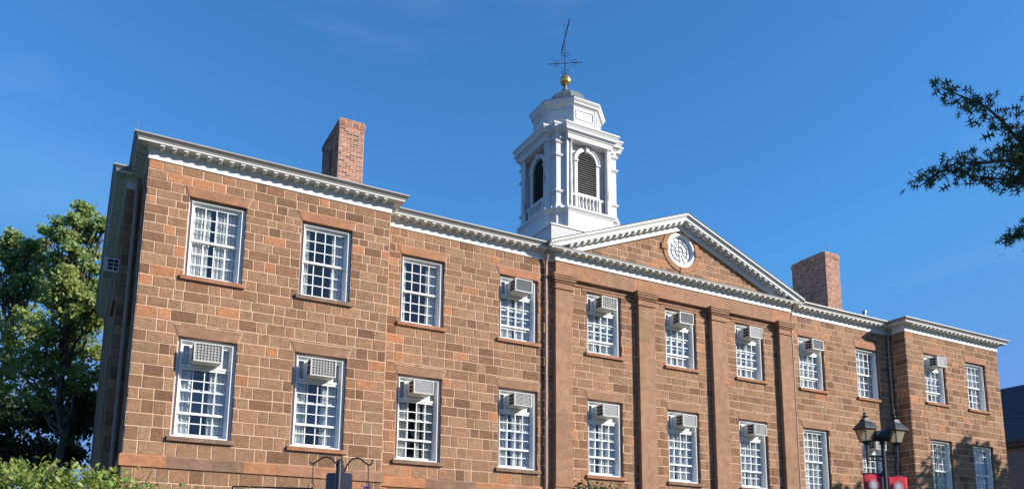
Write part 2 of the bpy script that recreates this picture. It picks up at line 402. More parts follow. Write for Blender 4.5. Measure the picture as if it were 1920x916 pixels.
# ---- main cornice
corn = MB(); Z = ZF
PA = [(-16.03,13.4),(-16.03,1.1),(-15.75,1.1)]; PB = [(-XW,1.25)]+PATH[3:]
lower6 = lambda pr: [(d,z-.006) for d,z in pr]
low = [(-.05,Z-.004),(.03,Z-.004),(.03,Z+.03),(.022,Z+.034),(.022,Z+.175),(.042,Z+.182),(.052,Z+.215),(.058,Z+.262),(.262,Z+.265),(.272,Z+.271),(.276,Z+.312),(-.05,Z+.325)]
sweep(corn, PA, lower6(low)); sweep(corn, PB, low)
def modillions(mb, p, q, sp=.248):
    a, c = Vector((*p,0)), Vector((*q,0)); d = (c-a); L_ = d.length; d.normalize(); n = Vector((d.y,-d.x,0))
    k = max(1, int(L_/sp)); s0 = (L_-(k-1)*sp)/2
    for i in range(k):
        m = a+d*(s0+i*sp)
        for w_, o0, o1, z0, z1 in ((.046,.05,.250,Z+.228,Z+.2635),(.038,.05,.195,Z+.203,Z+.229)):
            c0 = m-d*w_+n*o0; c1 = m+d*w_+n*o0; c2 = m+d*w_+n*o1; c3 = m-d*w_+n*o1
            mb.prism([(v.x,v.y,z0) for v in (c0,c1,c2,c3)], (0,0,z1-z0))
for p, q in zip([PA[0]]+PB[:-1], [PA[1]]+PB[1:]):
    p, q = Vector(p), Vector(q)
    if (q-p).length > .6: modillions(corn, p, q)
corn.build('cornice', M['white'], building)
# cyma and gutter
gut = MB(); cy = [(.26,Z+.3125),(.286,Z+.3135),(.295,Z+.34),(.33,Z+.37),(.345,Z+.39),(.362,Z+.393),(.362,Z+.43),(.35,Z+.432),(.30,Z+.425),(.26,Z+.40),(.255,Z+.3125)]
sweep(gut, PA, lower6(cy)); sweep(gut, [(-XW,1.25)]+PATH[3:7], cy); sweep(gut, PATH[9:], cy)
gut.build('gutter', M['gutter'], building)
b = MB(); sweep(b, [(-XC,0.2),(-XC,-CE),(XC,-CE),(XC,.2)], [(-.1,Z+.326),(.292,Z+.307),(.298,Z+.33),(.02,Z+.36),(-.1,Z+.362)]); b.build('cornice_flashing', M['gutter'], building)

# ---- pediment
ped = MB(); APX, S = 13.22, .389
TY = -.10                                             # tympanum wall plane
rg = random.Random(44); tw = MB(); ZT = APX-.40
ocx, ocz = .03, 12.12
oh = [(ocx-math.sqrt(max(.66**2-t*t,0)), ocx+math.sqrt(max(.66**2-t*t,0)), ocz+t-.056, ocz+t+.056) for t in [-.605+.11*i for i in range(12)]]
cl = [(S,1,ZT),(-S,1,ZT)]
zs = [11.02+.205*i for i in range(11)]
stones(tw, -4.9, 4.9, zs, oh, front(TY), rg, wid=(.17,.25,.34,.46), clips=cl)
tw.build('tympanum', M['stone'], building)
tb = MB()
rects = [(-5,5,11.0,12.9)]
tb2 = [(-4.9,11.0),(4.9,11.0),(0,ZT)]
# backing with a round hole: fan between hole circle and triangle outline
N_ = 64; vv = []
for k in range(N_):
    q = 2*math.pi*k/N_; dx, dz = math.cos(q), math.sin(q); t = 99
    for (ax, az, kk) in ((S,1,ZT),(-S,1,ZT),(0,-1,-11.0)):
        dn = ax*dx+az*dz
        if dn > 1e-6: t = min(t, (kk-ax*ocx-az*ocz)/dn)
    vv += [(ocx+.6*dx, TY, ocz+.6*dz), (ocx+max(t,.62)*dx, TY, ocz+max(t,.62)*dz)]
tb.add(vv, [(2*k, 2*((k+1) % N_), 2*((k+1) % N_)+1, 2*k+1) for k in range(N_)])
tb.build('tympanum_mortar', M['mortar'], building)
# raking cornice: profile (outward from y=-CE, height below the top line)
rk = [(-.10,-.46),(.03,-.46),(.03,-.425),(.022,-.42),(.022,-.29),(.055,-.27),(.06,-.222),(.262,-.218),(.28,-.208),(.28,-.155),(-.1,-.14)]
rkg = [(.2,-.15),(.285,-.152),(.29,-.12),(.335,-.075),(.345,-.06),(.362,-.055),(.362,-.006),(.30,.0),(.2,0)]
XT = XC+.362
def rake(mb, prof, xs):
    vv = []; m = len(prof)
    for x in xs:
        for d, h in prof: vv.append((x, -CE-d, APX-S*abs(x)+h))
    ff = [(i*m+k, (i+1)*m+k, (i+1)*m+k+1, i*m+k+1) for i in range(len(xs)-1) for k in range(m-1)]
    ff += [tuple(range(m)), tuple((len(xs)-1)*m+k for k in range(m))[::-1]]
    mb.add(vv, ff)
rake(ped, rk, [-XT+.7, 0, XT-.7]) ; 
rake(ped, [(.22,-.235),(.262,-.218),(.28,-.208),(.28,-.155),(.1,-.14)], [-XT+.08, -XT+.7-.002]); rake(ped, [(.22,-.235),(.262,-.218),(.28,-.208),(.28,-.155),(.1,-.14)], [XT-.7+.002, XT-.08])
n = 19
for sgn in (-1,1):
    for i in range(n):
        x = sgn*(.16+i*.232)
        if abs(x) > 4.35: continue
        for w_, o0, o1, h0, h1 in ((.052,.05,.255,-.266,-.222),(.045,.05,.205,-.30,-.266)):
            pts = [(x-w_,-CE-o1,APX-S*abs(x-w_)+h0),(x+w_,-CE-o1,APX-S*abs(x+w_)+h0),(x+w_,-CE-o1,APX-S*abs(x+w_)+h1),(x-w_,-CE-o1,APX-S*abs(x-w_)+h1)]
            ped.prism(pts, (0,o1-o0,0))
ped.build('raking_cornice', M['white'], building)
rg_ = MB(); rake(rg_, rkg, [-XT, 0, XT]); rg_.build('raking_gutter', M['white'], building)
b = MB(); rake(b, [(.30,.002),(.375,.0),(.375,.022),(-.3,.03),(-.3,.004)], [-XT-.01,0,XT+.01]); b.build('roof_edge', M['roof'], building)
# round window
ow = MB(); ow.ring(ocx, ocz, .50, .585, TY-.005, TY+.12); ow.ring(ocx, ocz, .47, .505, TY+.03, TY+.13)
oo = ow.build('round_window', M['sash'], building)
gl_ = MB(); gl_.ring(ocx, ocz, .001, .475, TY+.10, TY+.105); gl_.build('pane', M['milk'], oo)
ld = MB()
for r_ in (.16,.325): ld.ring(ocx, ocz, r_-.007, r_+.007, TY+.07, TY+.097)
for k in range(12):
    q = 2*math.pi*k/12; c, s = math.cos(q), math.sin(q); ra = .0 if k % 3 == 0 else (.165 if k % 2 == 0 else .165)
    w_ = .006
    ld.prism([(ocx+ra*c-w_*s,TY+.072,ocz+ra*s+w_*c),(ocx+ra*c+w_*s,TY+.072,ocz+ra*s-w_*c),(ocx+.475*c+w_*s,TY+.072,ocz+.475*s-w_*c),(ocx+.475*c-w_*s,TY+.072,ocz+.475*s+w_*c)], (0,.02,0))
ld.build('muntin', M['lead'], oo)
sr = MB(); sr.ring(ocx, ocz, .585, .755, TY-.035, TY+.1, col=(1.12,.95,.85))
for dx, dz in ((1,0),(-1,0),(0,1),(0,-1)):
    cx, cz = ocx+dx*.69, ocz+dz*.69
    if dx: sr.box(cx-.135, cx+.135, TY-.058, TY+.05, cz-.10, cz+.10, (1.12,.95,.85))
    else: sr.box(cx-.09, cx+.09, TY-.058, TY+.05, cz-.12, cz+.10, (1.12,.95,.85))
sr.build('stone_surround', M['dressed'], oo)

# ---- central architrave, pilasters
b = MB()
xs = [-XC,-3.0,-1.95,-.35,1.3,3.9,XC]
tints = [(1.05,.98,.9),(.96,.98,.98),(1.08,1,.92),(1.02,1.02,1),(.95,.95,.95),(1.2,1,.9)]
for i in range(6): b.box(xs[i]+.003, xs[i+1]-.003, -CE, -.015, 10.33, Z+.001, tints[i])
b.box(-XC, XC, -.045, -.012, 10.20, 10.332, (.98,.98,.98))
b.build('architrave', M['dressed'], building)
rg = random.Random(5)
for x0, x1 in ((-4.75,-4.185),(-1.77,-1.17),(1.17,1.77),(4.185,4.75)):
    p = MB(); z = 4.18
    for zt in (4.9+rg.uniform(-.4,.4), 6.1+rg.uniform(-.3,.3), 7.6+rg.uniform(-.3,.3), 9.0+rg.uniform(-.3,.3), 9.95):
        k = rg.uniform(.9,1.08); p.box(x0+rg.uniform(0,.002), x1-.001, -CE, -.012, z, zt-.005, (k*1.02,k*1.02,k)); z = zt
    p.box(x0+.004,x1-.004,-CE+.004,-.013,4.18,10.1,(1.1,1.1,1.1))
    p.box(x0,x1,-CE-.006,-.014,0,3.912,(1,1,1))
    po = p.build('pilaster', M['dressed'], building)
    c = MB(); cx = (x0+x1)/2; hw = (x1-x0)/2; cc = (1.0,.95,.93)
    for o_, za, zb in ((.035,9.955,10.0),(.0,10.001,10.14),(.03,10.141,10.175),(.055,10.176,10.21),(.085,10.211,10.275),(.11,10.276,10.335),(.13,10.336,10.385)):
        c.box(cx-hw-o_, cx+hw+o_, -CE-o_, -.016, za, zb, cc)
    c.build('capital', M['dressed'], po)
    c = MB(); c.box(cx-hw-.05,cx+hw+.05,-CE-.07,-.016,4.177,4.26,cc); c.box(cx-hw-.03,cx+hw+.03,-CE-.04,-.017,4.261,4.33,cc); c.build('base', M['dressed'], po)

# ---- windows
def sash_mesh(nrow, pane_w, pane_h, y, W=.525):
    m = MB(); g_ = MB(); H = nrow*pane_h
    m.box(-W, -W+.042, y, y+.035, 0, H+.09); m.box(W-.042, W, y, y+.035, 0, H+.09)
    m.box(-W+.042, W-.042, y+.001, y+.034, 0, .048); m.box(-W+.042, W-.042, y+.001, y+.034, H+.045, H+.09)
    iw = (2*W-.084)/4
    for k in (1,2,3): x = -W+.042+iw*k; m.box(x-.0105, x+.0105, y+.006, y+.029, .048, H+.045)
    for k in range(1, nrow):
        z = .047+(H-.002)*k/nrow; m.box(-W+.042, W-.042, y+.007, y+.028, z-.0105, z+.0105)
    g_.add([(-W+.03,y+.017,.03),(W-.03,y+.017,.03),(W-.03,y+.017,H+.06),(-W+.03,y+.017,H+.06)], [(0,1,2,3)])
    return m.mesh('sash', M['sash']), g_.mesh('pane', M['glass']), H+.09
def frame_mesh(H):
    m = MB()
    for s in (-1,1):
        a, b_ = sorted((s*.626, s*.575)); m.box(a, b_, .105, .30, 0, H-.001)
        a, b_ = sorted((s*.574, s*.556)); m.box(a, b_, .125, .298, .02, H-.055)
        a, b_ = sorted((s*.555, s*.538)); m.box(a, b_, .062, .297, .02, H-.06)
        a, b_ = sorted((s*.537, s*.522)); m.box(a, b_, .150, .296, .02, H-.09)
    m.box(-.575,.575,.106,.299,H-.05,H-.002); m.box(-.574,.574,.071,.297,H-.068,H-.051); m.box(-.573,.573,.151,.295,H-.1,H-.069)
    m.prism([(-.62,.062,.0),(-.62,.30,.0),(-.62,.30,.055),(-.62,.062,.035)], (1.24,0,0))
    return m.mesh('window', M['sash'])
UH, LH = ZU1-ZU0, ZL1-ZL0
FM = {'u':frame_mesh(UH), 'l':frame_mesh(LH)}
def sashes(H, nrow):
    inner = H-.10-.055                                  # clear height between head and sill
    hs_ = inner/2+.02; ph = (hs_-.09)/nrow
    s1 = sash_mesh(nrow, 0, ph, .165); s2 = sash_mesh(nrow, 0, ph, .215); return s1, s2, hs_
SM = {'u':sashes(UH,3), 'l':sashes(LH,4)}
def filler_mesh(h):
    m = MB(); m.box(-.525,-.49,.16,.195,0,h); m.box(.49,.525,.16,.195,0,h); m.box(-.49,.49,.161,.194,h-.05,h); m.box(-.49,.49,.15,.21,0,.045)
    m.box(-.36,-.31,.16,.195,.045,h-.05); m.box(.31,.36,.16,.195,.045,h-.05); m.box(-.31,.31,.172,.185,.045,h-.05)
    return m.mesh('filler_panel', M['sash'])
FILL = {'u':filler_mesh(.47),'l':filler_mesh(.53)}
fg = MB(); fg.add([(-.5,.178,.04),(-.35,.178,.04),(-.35,.178,.46),(-.5,.178,.46),(.35,.178,.04),(.5,.178,.04),(.5,.178,.46),(.35,.178,.46)],[(0,1,2,3),(4,5,6,7)])
FGL = fg.mesh('filler_pane', M['glass'])
def sill_mesh(col):
    m = MB(); m.prism([(-.695,-.075,-.105),(-.695,.2,-.105),(-.695,.2,.0),(-.695,.06,.0),(-.695,-.075,-.012)], (1.39,0,0), col); return m.mesh('sill', M['dressed'])
SILL = {'red':sill_mesh((1.05,.85,.75)), 'grey':sill_mesh((.62,.70,.78))}
def lintel_mesh(col, kind):
    m = MB()
    if kind == 'jack': pts = [(-.627,-.02,0),(.627,-.02,0),(.735,-.02,.235),(-.735,-.02,.235)]
    elif kind == 'jackl': pts = [(-.627,-.02,0),(.627,-.02,0),(.72,-.02,.25),(-.72,-.02,.25)]
    else: pts = [(-.80,-.02,0.002),(.80,-.02,0.002),(.80,-.02,.085),(-.80,-.02,.085)]
    m.prism(pts, (0,.035,0), col); return m.mesh('lintel', M['dressed'])
def joint_mesh(kind):
    m = MB(); top = .235 if kind == 'jack' else .25; e = .735 if kind == 'jack' else .72; g = .014
    m.prism([(-.627-g,-.0125,0),(.627+g,-.0125,0),(e+g,-.0125,top+g),(-e-g,-.0125,top+g)], (0,.02,0)); return m.mesh('lintel_joint', M['mortar'])
JM = {'jack':joint_mesh('jack'), 'jackl':joint_mesh('jackl')}
DESC = {'a1':'far left window of the left wing','a2':'right hand window of the left wing','b1':'window just right of the left wing',
 'b2':'window beside the left downpipe','c1':'window between first and second pilasters','c2':'middle window under the round window',
 'c3':'window between third and fourth pilasters','d1':'window just right of fourth pilaster','d2':'window beside the right wing\'s inner corner',
 'e1':'left hand window of the right wing','e2':'far right window of the right wing'}
ACU = {'b2':'mesh','c1':'grid','c2':'mesh','c3':'plain','d1':'mesh','e1':'badge'}
ACL = {'a1':'grid','a2':'grid','b1':'plain','b2':'louver','c1':'plain','c2':'plain','c3':'louver','d2':'louver'}
GREYSILL = {('u','a2'),('l','a1'),('l','b1'),('l','b2'),('l','c2'),('l','c3')}
LCOL = {('u','a1'):(1.0,.88,.82),('u','a2'):(1.08,.9,.82),('l','a1'):(.85,.85,.85),('l','a2'):(.82,.84,.82),('u','b1'):(1.14,.98,.88),('u','b2'):(1.18,.97,.86),
        ('l','b1'):(.88,.88,.86),('l','b2'):(.85,.85,.84),('u','d1'):(1.02,.95,.9),('u','d2'):(1.14,.97,.88),('u','e1'):(.98,.9,.85),('u','e2'):(1.12,.97,.88)}
wins = []
for row in 'ul':
    z0 = ZU0 if row == 'u' else ZL0; H = UH if row == 'u' else LH
    for k, (x, y) in COLS.items():
        lowered = (k in ACU) if row == 'u' else (k in ACL)
        wn = link('window', FM[row], building, (x, y, z0))
        s1, s2, hs_ = SM[row]
        top = H-.10; drop = (.48 if row == 'u' else .54) if lowered else 0
        if (row, k) == ('l','d2'): drop = .5
        o = link('upper_sash', s1[0], wn, (0,0,top-hs_-drop)); link('pane', s1[1], wn, (0,0,top-hs_-drop))
        o = link('lower_sash', s2[0], wn, (0,0,.056)); link('pane', s2[1], wn, (0,0,.056))
        if lowered:
            link('filler_panel', FILL[row], wn, (0,0,top-(.47 if row == 'u' else .53))); link('filler_pane', FGL, wn, (0,0,top-(.47 if row == 'u' else .53)))
        link('sill', SILL['grey' if (row,k) in GREYSILL else 'red'], wn, (0,0,-.002 if True else 0))
        kind = 'flat' if (row == 'u' and k[0] == 'c') else ('jackl' if row == 'l' else 'jack')
        link('lintel', lintel_mesh(LCOL.get((row,k),(.92,.9,.88)), kind), wn, (0,0,H+.002))
        if kind != 'flat': link('lintel_joint', JM[kind], wn, (0,0,H+.002))
        wins.append((row,k,x,y,z0,H,lowered))
# side window on the left flank
swm = link('window', FM['u'], building, (-16.03, 2.35, ZU0)); swm.rotation_euler.z = -math.pi/2
link('upper_sash', SM['u'][0][0], swm, (0,0,UH-.10-SM['u'][2]-.48)); link('lower_sash', SM['u'][1][0], swm, (0,0,.056)); link('pane', SM['u'][1][1], swm, (0,0,.056))
link('filler_panel', FILL['u'], swm, (0,0,UH-.57)); link('sill', SILL['red'], swm)

# ---- curtains
def curtain_mesh(x0, x1, z0, z1, y, folds, rg, lean=0):
    m = MB(); nx = max(8, int((x1-x0)/.018)); nz_ = 5; ph = rg.uniform(0,6); vv = []
    for j in range(nz_+1):
        t = j/nz_
        for i in range(nx+1):
            s = i/nx; x = x0+(x1-x0)*s + lean*(1-t)*((s-.5))
            vv.append((x, y+.03*math.sin(ph+s*folds*6.28+.5*math.sin(3*s+t)) + .008*math.sin(s*folds*17), z0+(z1-z0)*t))
    m.add(vv, [(j*(nx+1)+i, j*(nx+1)+i+1, (j+1)*(nx+1)+i+1, (j+1)*(nx+1)+i) for j in range(nz_) for i in range(nx)])
    return m
rg = random.Random(21)
for row,k,x,y,z0,H,lowered in wins:
    root = tag(empty('curtain_pair', (x, y+.31, z0)), 'white pleated curtains inside the %s row %s' % ('upper' if row == 'u' else 'lower', DESC[k]), 'curtains', 'curtains inside the windows')
    if (row,k) == ('u','a1'): segs = [(-.50,-.10),(.03,.50)]
    elif (row,k) in (('u','a2'),('u','b1')): segs = [(-.52,-.36),(.20,.52)]
    elif row == 'l' and k in ('a1','a2'): segs = [(-.52,-.26),(.12,.52)]
    elif row == 'l' and k == 'b1': segs = [(-.52,-.22),(.03,.14),(.22,.52)]
    elif k[0] in 'de': segs = [(-.52,-.02),(.03,.52)]
    elif row == 'u': segs = [(-.52,-.06),(.0,.52)]
    else: segs = [(-.52,-.16),(-.05,.14),(.18,.52)]
    for a, b_ in segs:
        curtain_mesh(a, b_, .03, H-.12, 0, (b_-a)*13, rg).build('curtain', M['curtain'], root, smooth=True)

# ---- air conditioners
def ac_meshes(style, W=.56, Hh=.38, D=.34):
    c = MB(); hw = W/2; t = .028
    c.box(-hw+.01, hw-.01, -D+.045, .16, .012, Hh-.01)
    # front frame
    c.box(-hw,-hw+t,-D,-D+.05,0,Hh); c.box(hw-t,hw,-D,-D+.05,0,Hh); c.box(-hw+t,hw-t,-D+.001,-D+.05,0,t); c.box(-hw+t,hw-t,-D+.001,-D+.05,Hh-t,Hh)
    g_ = MB()
    if style == 'grid':
        g_.box(-hw+t,hw-t,-D+.03,-D+.044,t,Hh-t)
        for i in range(1,8): x = -hw+t+(W-2*t)*i/8; c.box(x-.004,x+.004,-D+.008,-D+.03,t,Hh-t)
        for i in range(1,6): z = t+(Hh-2*t)*i/6; c.box(-hw+t,hw-t,-D+.010,-D+.029,z-.004,z+.004)
    elif style == 'louver':
        g_.box(-hw+t,hw-t,-D+.03,-D+.044,t,Hh-t)
        for i in range(1,9): z = t+(Hh-2*t)*i/9; c.box(-hw+t,hw-t,-D+.008,-D+.029,z-.006,z+.006)
        c.box(-.004,.004,-D+.006,-D+.03,t,Hh-t)
    elif style == 'mesh':
        g_.box(-hw+t,hw-t,-D+.03,-D+.044,t,Hh-t)
        for i in range(1,22): x = -hw+t+(W-2*t)*i/22; g_.box(x-.004,x+.004,-D+.018,-D+.03,t,Hh-t)
    else:
        g_.box(-hw+t,hw-t,-D+.014,-D+.044,t,Hh-t)
        if style == 'badge': c.box(-.03,.03,-D+.006,-D+.015,Hh*.4,Hh*.52)
        else: c.box(-hw+.07,-hw+.2,-D+.006,-D+.015,Hh-.075,Hh-.06)
    v = MB()                                             # side vents
    for s in (-1,1):
        for i in range(3):
            z = .06+i*(Hh-.08)/3; a, b_ = sorted((s*(hw-.011), s*(hw-.004)))
            v.box(a,b_,-D+.08,-D+.20,z,z+(Hh-.08)/3-.025); v.box(a,b_,-D+.22,-D+.31,z,z+(Hh-.08)/3-.025)
    return c.mesh('casing', M['acwhite']), g_.mesh('grille', M['acgrey']), v.mesh('side_vent', M['dark'])
ACC = {}
SW = {'grid':'grid fronted','mesh':'fine mesh fronted','louver':'louvre fronted','plain':'flat fronted','badge':'dark panelled'}
for row,k,x,y,z0,H,lowered in wins:
    if not lowered: continue
    st = (ACU if row == 'u' else ACL)[k]; big = k in ('a1','a2'); key = (st,big)
    if key not in ACC: ACC[key] = ac_meshes(st, .60 if big else .55, .42 if big else .37, .33)
    hh = .42 if big else .37
    root = tag(empty('air_conditioner', (x-.02, y, z0+H-.16-hh)), '%s white air conditioner in the %s row %s' % (SW[st], 'upper' if row == 'u' else 'lower', DESC[k]),
               'air conditioner', 'air conditioners in the windows')
    root.rotation_euler = (R(rg.uniform(-.5,2.2)), R(rg.uniform(-.9,.9)), R(rg.uniform(-.6,.6)))
    cas = link('casing', ACC[key][0], root); link('grille', ACC[key][1], root); link('side_vent', ACC[key][2], cas)
if ('mesh',False) not in ACC: ACC[('mesh',False)] = ac_meshes('mesh')
root = tag(empty('air_conditioner', (-16.03, 2.35, 9.0), -math.pi/2), 'air conditioner jutting from the shaded left end wall', 'air conditioner', 'air conditioners in the windows')
cas = link('casing', ACC[('mesh',False)][0], root); link('grille', ACC[('mesh',False)][1], root); link('side_vent', ACC[('mesh',False)][2], cas)

# ---- downpipes
for nm, x, y, zt, r_ in (('downpipe',-5.03,-.08,10.98,.045),('downpipe',4.86,-.09,10.98,.035),('downpipe',9.93,-.10,10.98,.045),('downpipe',-15.82,.95,10.9,.05)):
    p = MB(); p.tube([(x,y,0),(x,y,10.62),(x,y-.02,10.75),(x,y-.10,10.95),(x,y-.10,zt+.1)], r_, 10)
    for z in (4.9,7.2,9.5): p.tube([(x,y,z-.03),(x,y,z+.03)], r_+.012, 10)
    p.build(nm, M['pipe'], building, smooth=False)

# ---- roofs
b = MB(); E_ = Z+.40
def hip(x0,x1,y0,y1,zr,inset,yr):
    b.add([(x0,y0,E_),(x1,y0,E_),(x1,y1,E_),(x0,y1,E_),(x0+inset,yr,zr),(x1-inset,yr,zr)], [(0,1,5,4),(1,2,5),(2,3,4,5),(3,0,4)])
hip(-15.85,15.9,-.30,13.5,13.9,6.5,6.6)
b.add([(-16.30,.85,E_-.02),(-15.7,.85,E_-.02),(-15.7,13.5,E_-.02),(-16.30,13.5,E_-.02)],[(0,1,2,3)])
hip(-15.95,-9.75,-1.03,9.0,12.4,3.0,3.0); hip(9.75,15.95,-1.03,9.0,12.4,3.0,3.0)
b.add([(-XT+.05,-.48,APX-S*(XT-.05)+.003),(0,-.48,APX+.003),(0,6.4,APX+.003),(-XT+.05,6.4,APX-S*(XT-.05)+.003)],[(0,1,2,3)])
b.add([(XT-.05,-.48,APX-S*(XT-.05)+.003),(0,-.48,APX+.003),(0,6.4,APX+.003),(XT-.05,6.4,APX-S*(XT-.05)+.003)],[(0,1,2,3)])
roof = b.build('roof', M['roof'], building)
v = MB(); v.tube([(9.88,.8,11.3),(9.88,.8,11.93)], .05, 10); v.tube([(9.88,.8,11.90),(9.88,.8,12.0)], .075, 10); v.build('roof_vent', M['greymetal'], roof)

# ---- chimneys
def chimney(x0, x1, y0, y1, zt, seed, band):
    m = MB(); mm = MB(); rgc = random.Random(seed)
    zs = [zt-4.0+.0745*i for i in range(int(4.0/.0745)+1)]; zs = [z for z in zs if z <= zt+.01]
    kw = dict(gap=.009, proud=.005, ch=.002, wid=(.105,.21,.21,.21), colf=brick_col, bond=True)
    stones(m, x0, x1, zs, [], front(y0), rgc, **kw); stones(m, -y1, -y0, zs, [], left_(x0), rgc, **kw)
    stones(m, y0, y1, zs, [], right_(x1), rgc, **kw); 
    zt2 = zs[-1]
    mm.box(x0,x1,y0,y1,11.0,zt2)
    o = m.build('chimney', M['brick'], building); mm.build('chimney_mortar', M['brickmortar'], o)
    c = MB(); zc = [zt2-.31, zt2-.235, zt2-.16]
    for (za,zb,o_) in ((zt2-.24,zt2-.165,.02),(zt2-.164,zt2-.09,.03)):
        rr = random.Random(seed+3)
        stones(c, x0-o_, x1+o_, [za,zb], [], front(y0-o_), rr, **kw); stones(c, -y1-o_, -y0+o_, [za,zb], [], left_(x0-o_), rr, **kw); stones(c, y0-o_, y1+o_, [za,zb], [], right_(x1+o_), rr, **kw)
        mm2 = MB(); mm2.box(x0-o_,x1+o_,y0-o_,y1+o_,za,zb); mm2.build('chimney_mortar', M['brickmortar'], o)
    c.build('corbel', M['brick'], o)
    t = MB(); t.box(x0+.1,x1-.1,y0+.15,y1-.3,zt2,zt2+.08); t.build('cap', M['mortar'], o)
    l_ = MB(); l_.tube([(x0+.42,y0+.05,zt2-.3),(x0+.42,y0+.05,zt2+.45)], .004, 5); l_.build('lightning_rod', M['greymetal'], o)
    if band:
        s = MB(); s.box(x0-.012,x0-.006,y0+.75,y0+.86,zt-1.75,zt-.75); s.build('stain_strip', M['dark'], o)
chimney(-10.44,-9.67,3.0,4.87,15.40,3,True)
chimney(10.45,11.28,2.93,4.75,15.40,4,False)
for x,y,z in ((-16.0,-1.0,11.2),(-.02,-.45,13.2),(15.95,-.95,11.2)):
    l_ = MB(); l_.tube([(x,y,z),(x,y,z+.38)], .004, 5); l_.build('lightning_rod', M['greymetal'], roof)

# ------------------------------------------------------------------ cupola
CX, CY = .189, 6.925; A_, B_, C_ = 1.044, 1.682, 1.408
def cross(a,b_,c):
    q = [(-a,-b_),(a,-b_),(a,-c),(c,-c),(c,-a),(b_,-a),(b_,a),(c,a),(c,c),(a,c),(a,b_),(-a,b_),(-a,c),(-c,c),(-c,a),(-b_,a),(-b_,-a),(-c,-a),(-c,-c),(-a,-c)]
    return [(CX+x,CY+y) for x,y in q]
CR = cross(A_,B_,C_)
cup = MB()
def capz(mb, d, z):
    off = mitre_path(CR, True); vv = [(*off(i,d), z) for i in range(len(CR))]; mb.add(vv, [tuple(range(len(CR)))])
sweep(cup, CR, [(0,13.2),(0,15.50),(.02,15.505),(.03,15.54),(.05,15.57),(.085,15.60),(.085,15.66),(.05,15.70),(-.2,15.705)], True)
cup.box(CX-1.6,CX+1.6,CY-1.35,CY+1.35,15.60,15.69); cup.box(CX-1.35,CX+1.35,CY-1.6,CY+1.6,15.60,15.69)
cw = C_-.10
cup.box(CX-cw,CX+cw,CY-cw,CY+cw,15.6,18.6)                 # core
for sx in (-1,1):
    for sy in (-1,1):
        def pb(o_, za, zb):
            xa, xb = sorted((CX+sx*(A_-.02), CX+sx*(C_+o_))); ya, yb = sorted((CY+sy*(A_-.02), CY+sy*(C_+o_))); cup.box(xa,xb,ya,yb,za,zb)
        pb(0,15.69,18.55); pb(.05,15.70,15.80); pb(.02,15.80,15.86)
        for z in (16.30, 17.80, 18.36): pb(.045,z,z+.04); pb(.07,z+.04,z+.085)
# side cheeks of the four shallow porches
for q in range(4):
    c, s = [(1,0),(0,1),(-1,0),(0,-1)][q]
    def bx(mb, x0,x1,y0,y1,z0,z1):
        P = [(x0,y0),(x1,y1)]; W_ = [(CX+c*x-s*y, CY+s*x+c*y) for x,y in P]
        xa, xb = sorted((W_[0][0],W_[1][0])); ya, yb = sorted((W_[0][1],W_[1][1])); mb.box(xa,xb,ya,yb,z0,z1)
    bx(cup, -A_+.012,-A_+.10,-B_+.10,-cw+.01,15.69,18.56); bx(cup, A_-.10,A_-.012,-B_+.10,-cw+.01,15.69,18.56)
sweep(cup, CR, [(-.25,18.535),(0,18.535),(0,18.60),(.012,18.605),(.012,18.72),(.05,18.74),(.06,18.80),(.15,18.83),(.155,18.90),(.17,18.93),(.20,19.0),(.231,19.03),(.231,19.09),(.10,19.14),(-.25,19.16)], True)
capz(cup, -.2, 19.155); 
cup.box(CX-1.5,CX+1.5,CY-1.3,CY+1.3,18.53,18.6); cup.box(CX-1.3,CX+1.3,CY-1.5,CY+1.5,18.531,18.6)
cupola = cup.build('cupola', M['oldwhite'], building)
# clapboarded skirt
sk = MB(); zb = 13.0; n = 16
for i in range(n):
    za = 13.0+i*.10; o_ = 0
    for (x0,x1,y0,y1) in ((CX-1.98,CX+1.9,CY-1.98,CY+1.98),):
        sk.add([(x0-.018,y0-.018,za),(x1+.018,y0-.018,za),(x1+.018,y1+.018,za),(x0-.018,y1+.018,za),(x0,y0,za+.10),(x1,y0,za+.10),(x1,y1,za+.10),(x0,y1,za+.10)],
               [(0,1,5,4),(1,2,6,5),(2,3,7,6),(3,0,4,7),(0,3,2,1),(4,5,6,7)])
sk.box(CX-2.03,CX+1.95,CY-2.03,CY+2.03,14.60,14.66)
sk.build('clapboard_skirt', M['oldwhite'], cupola)
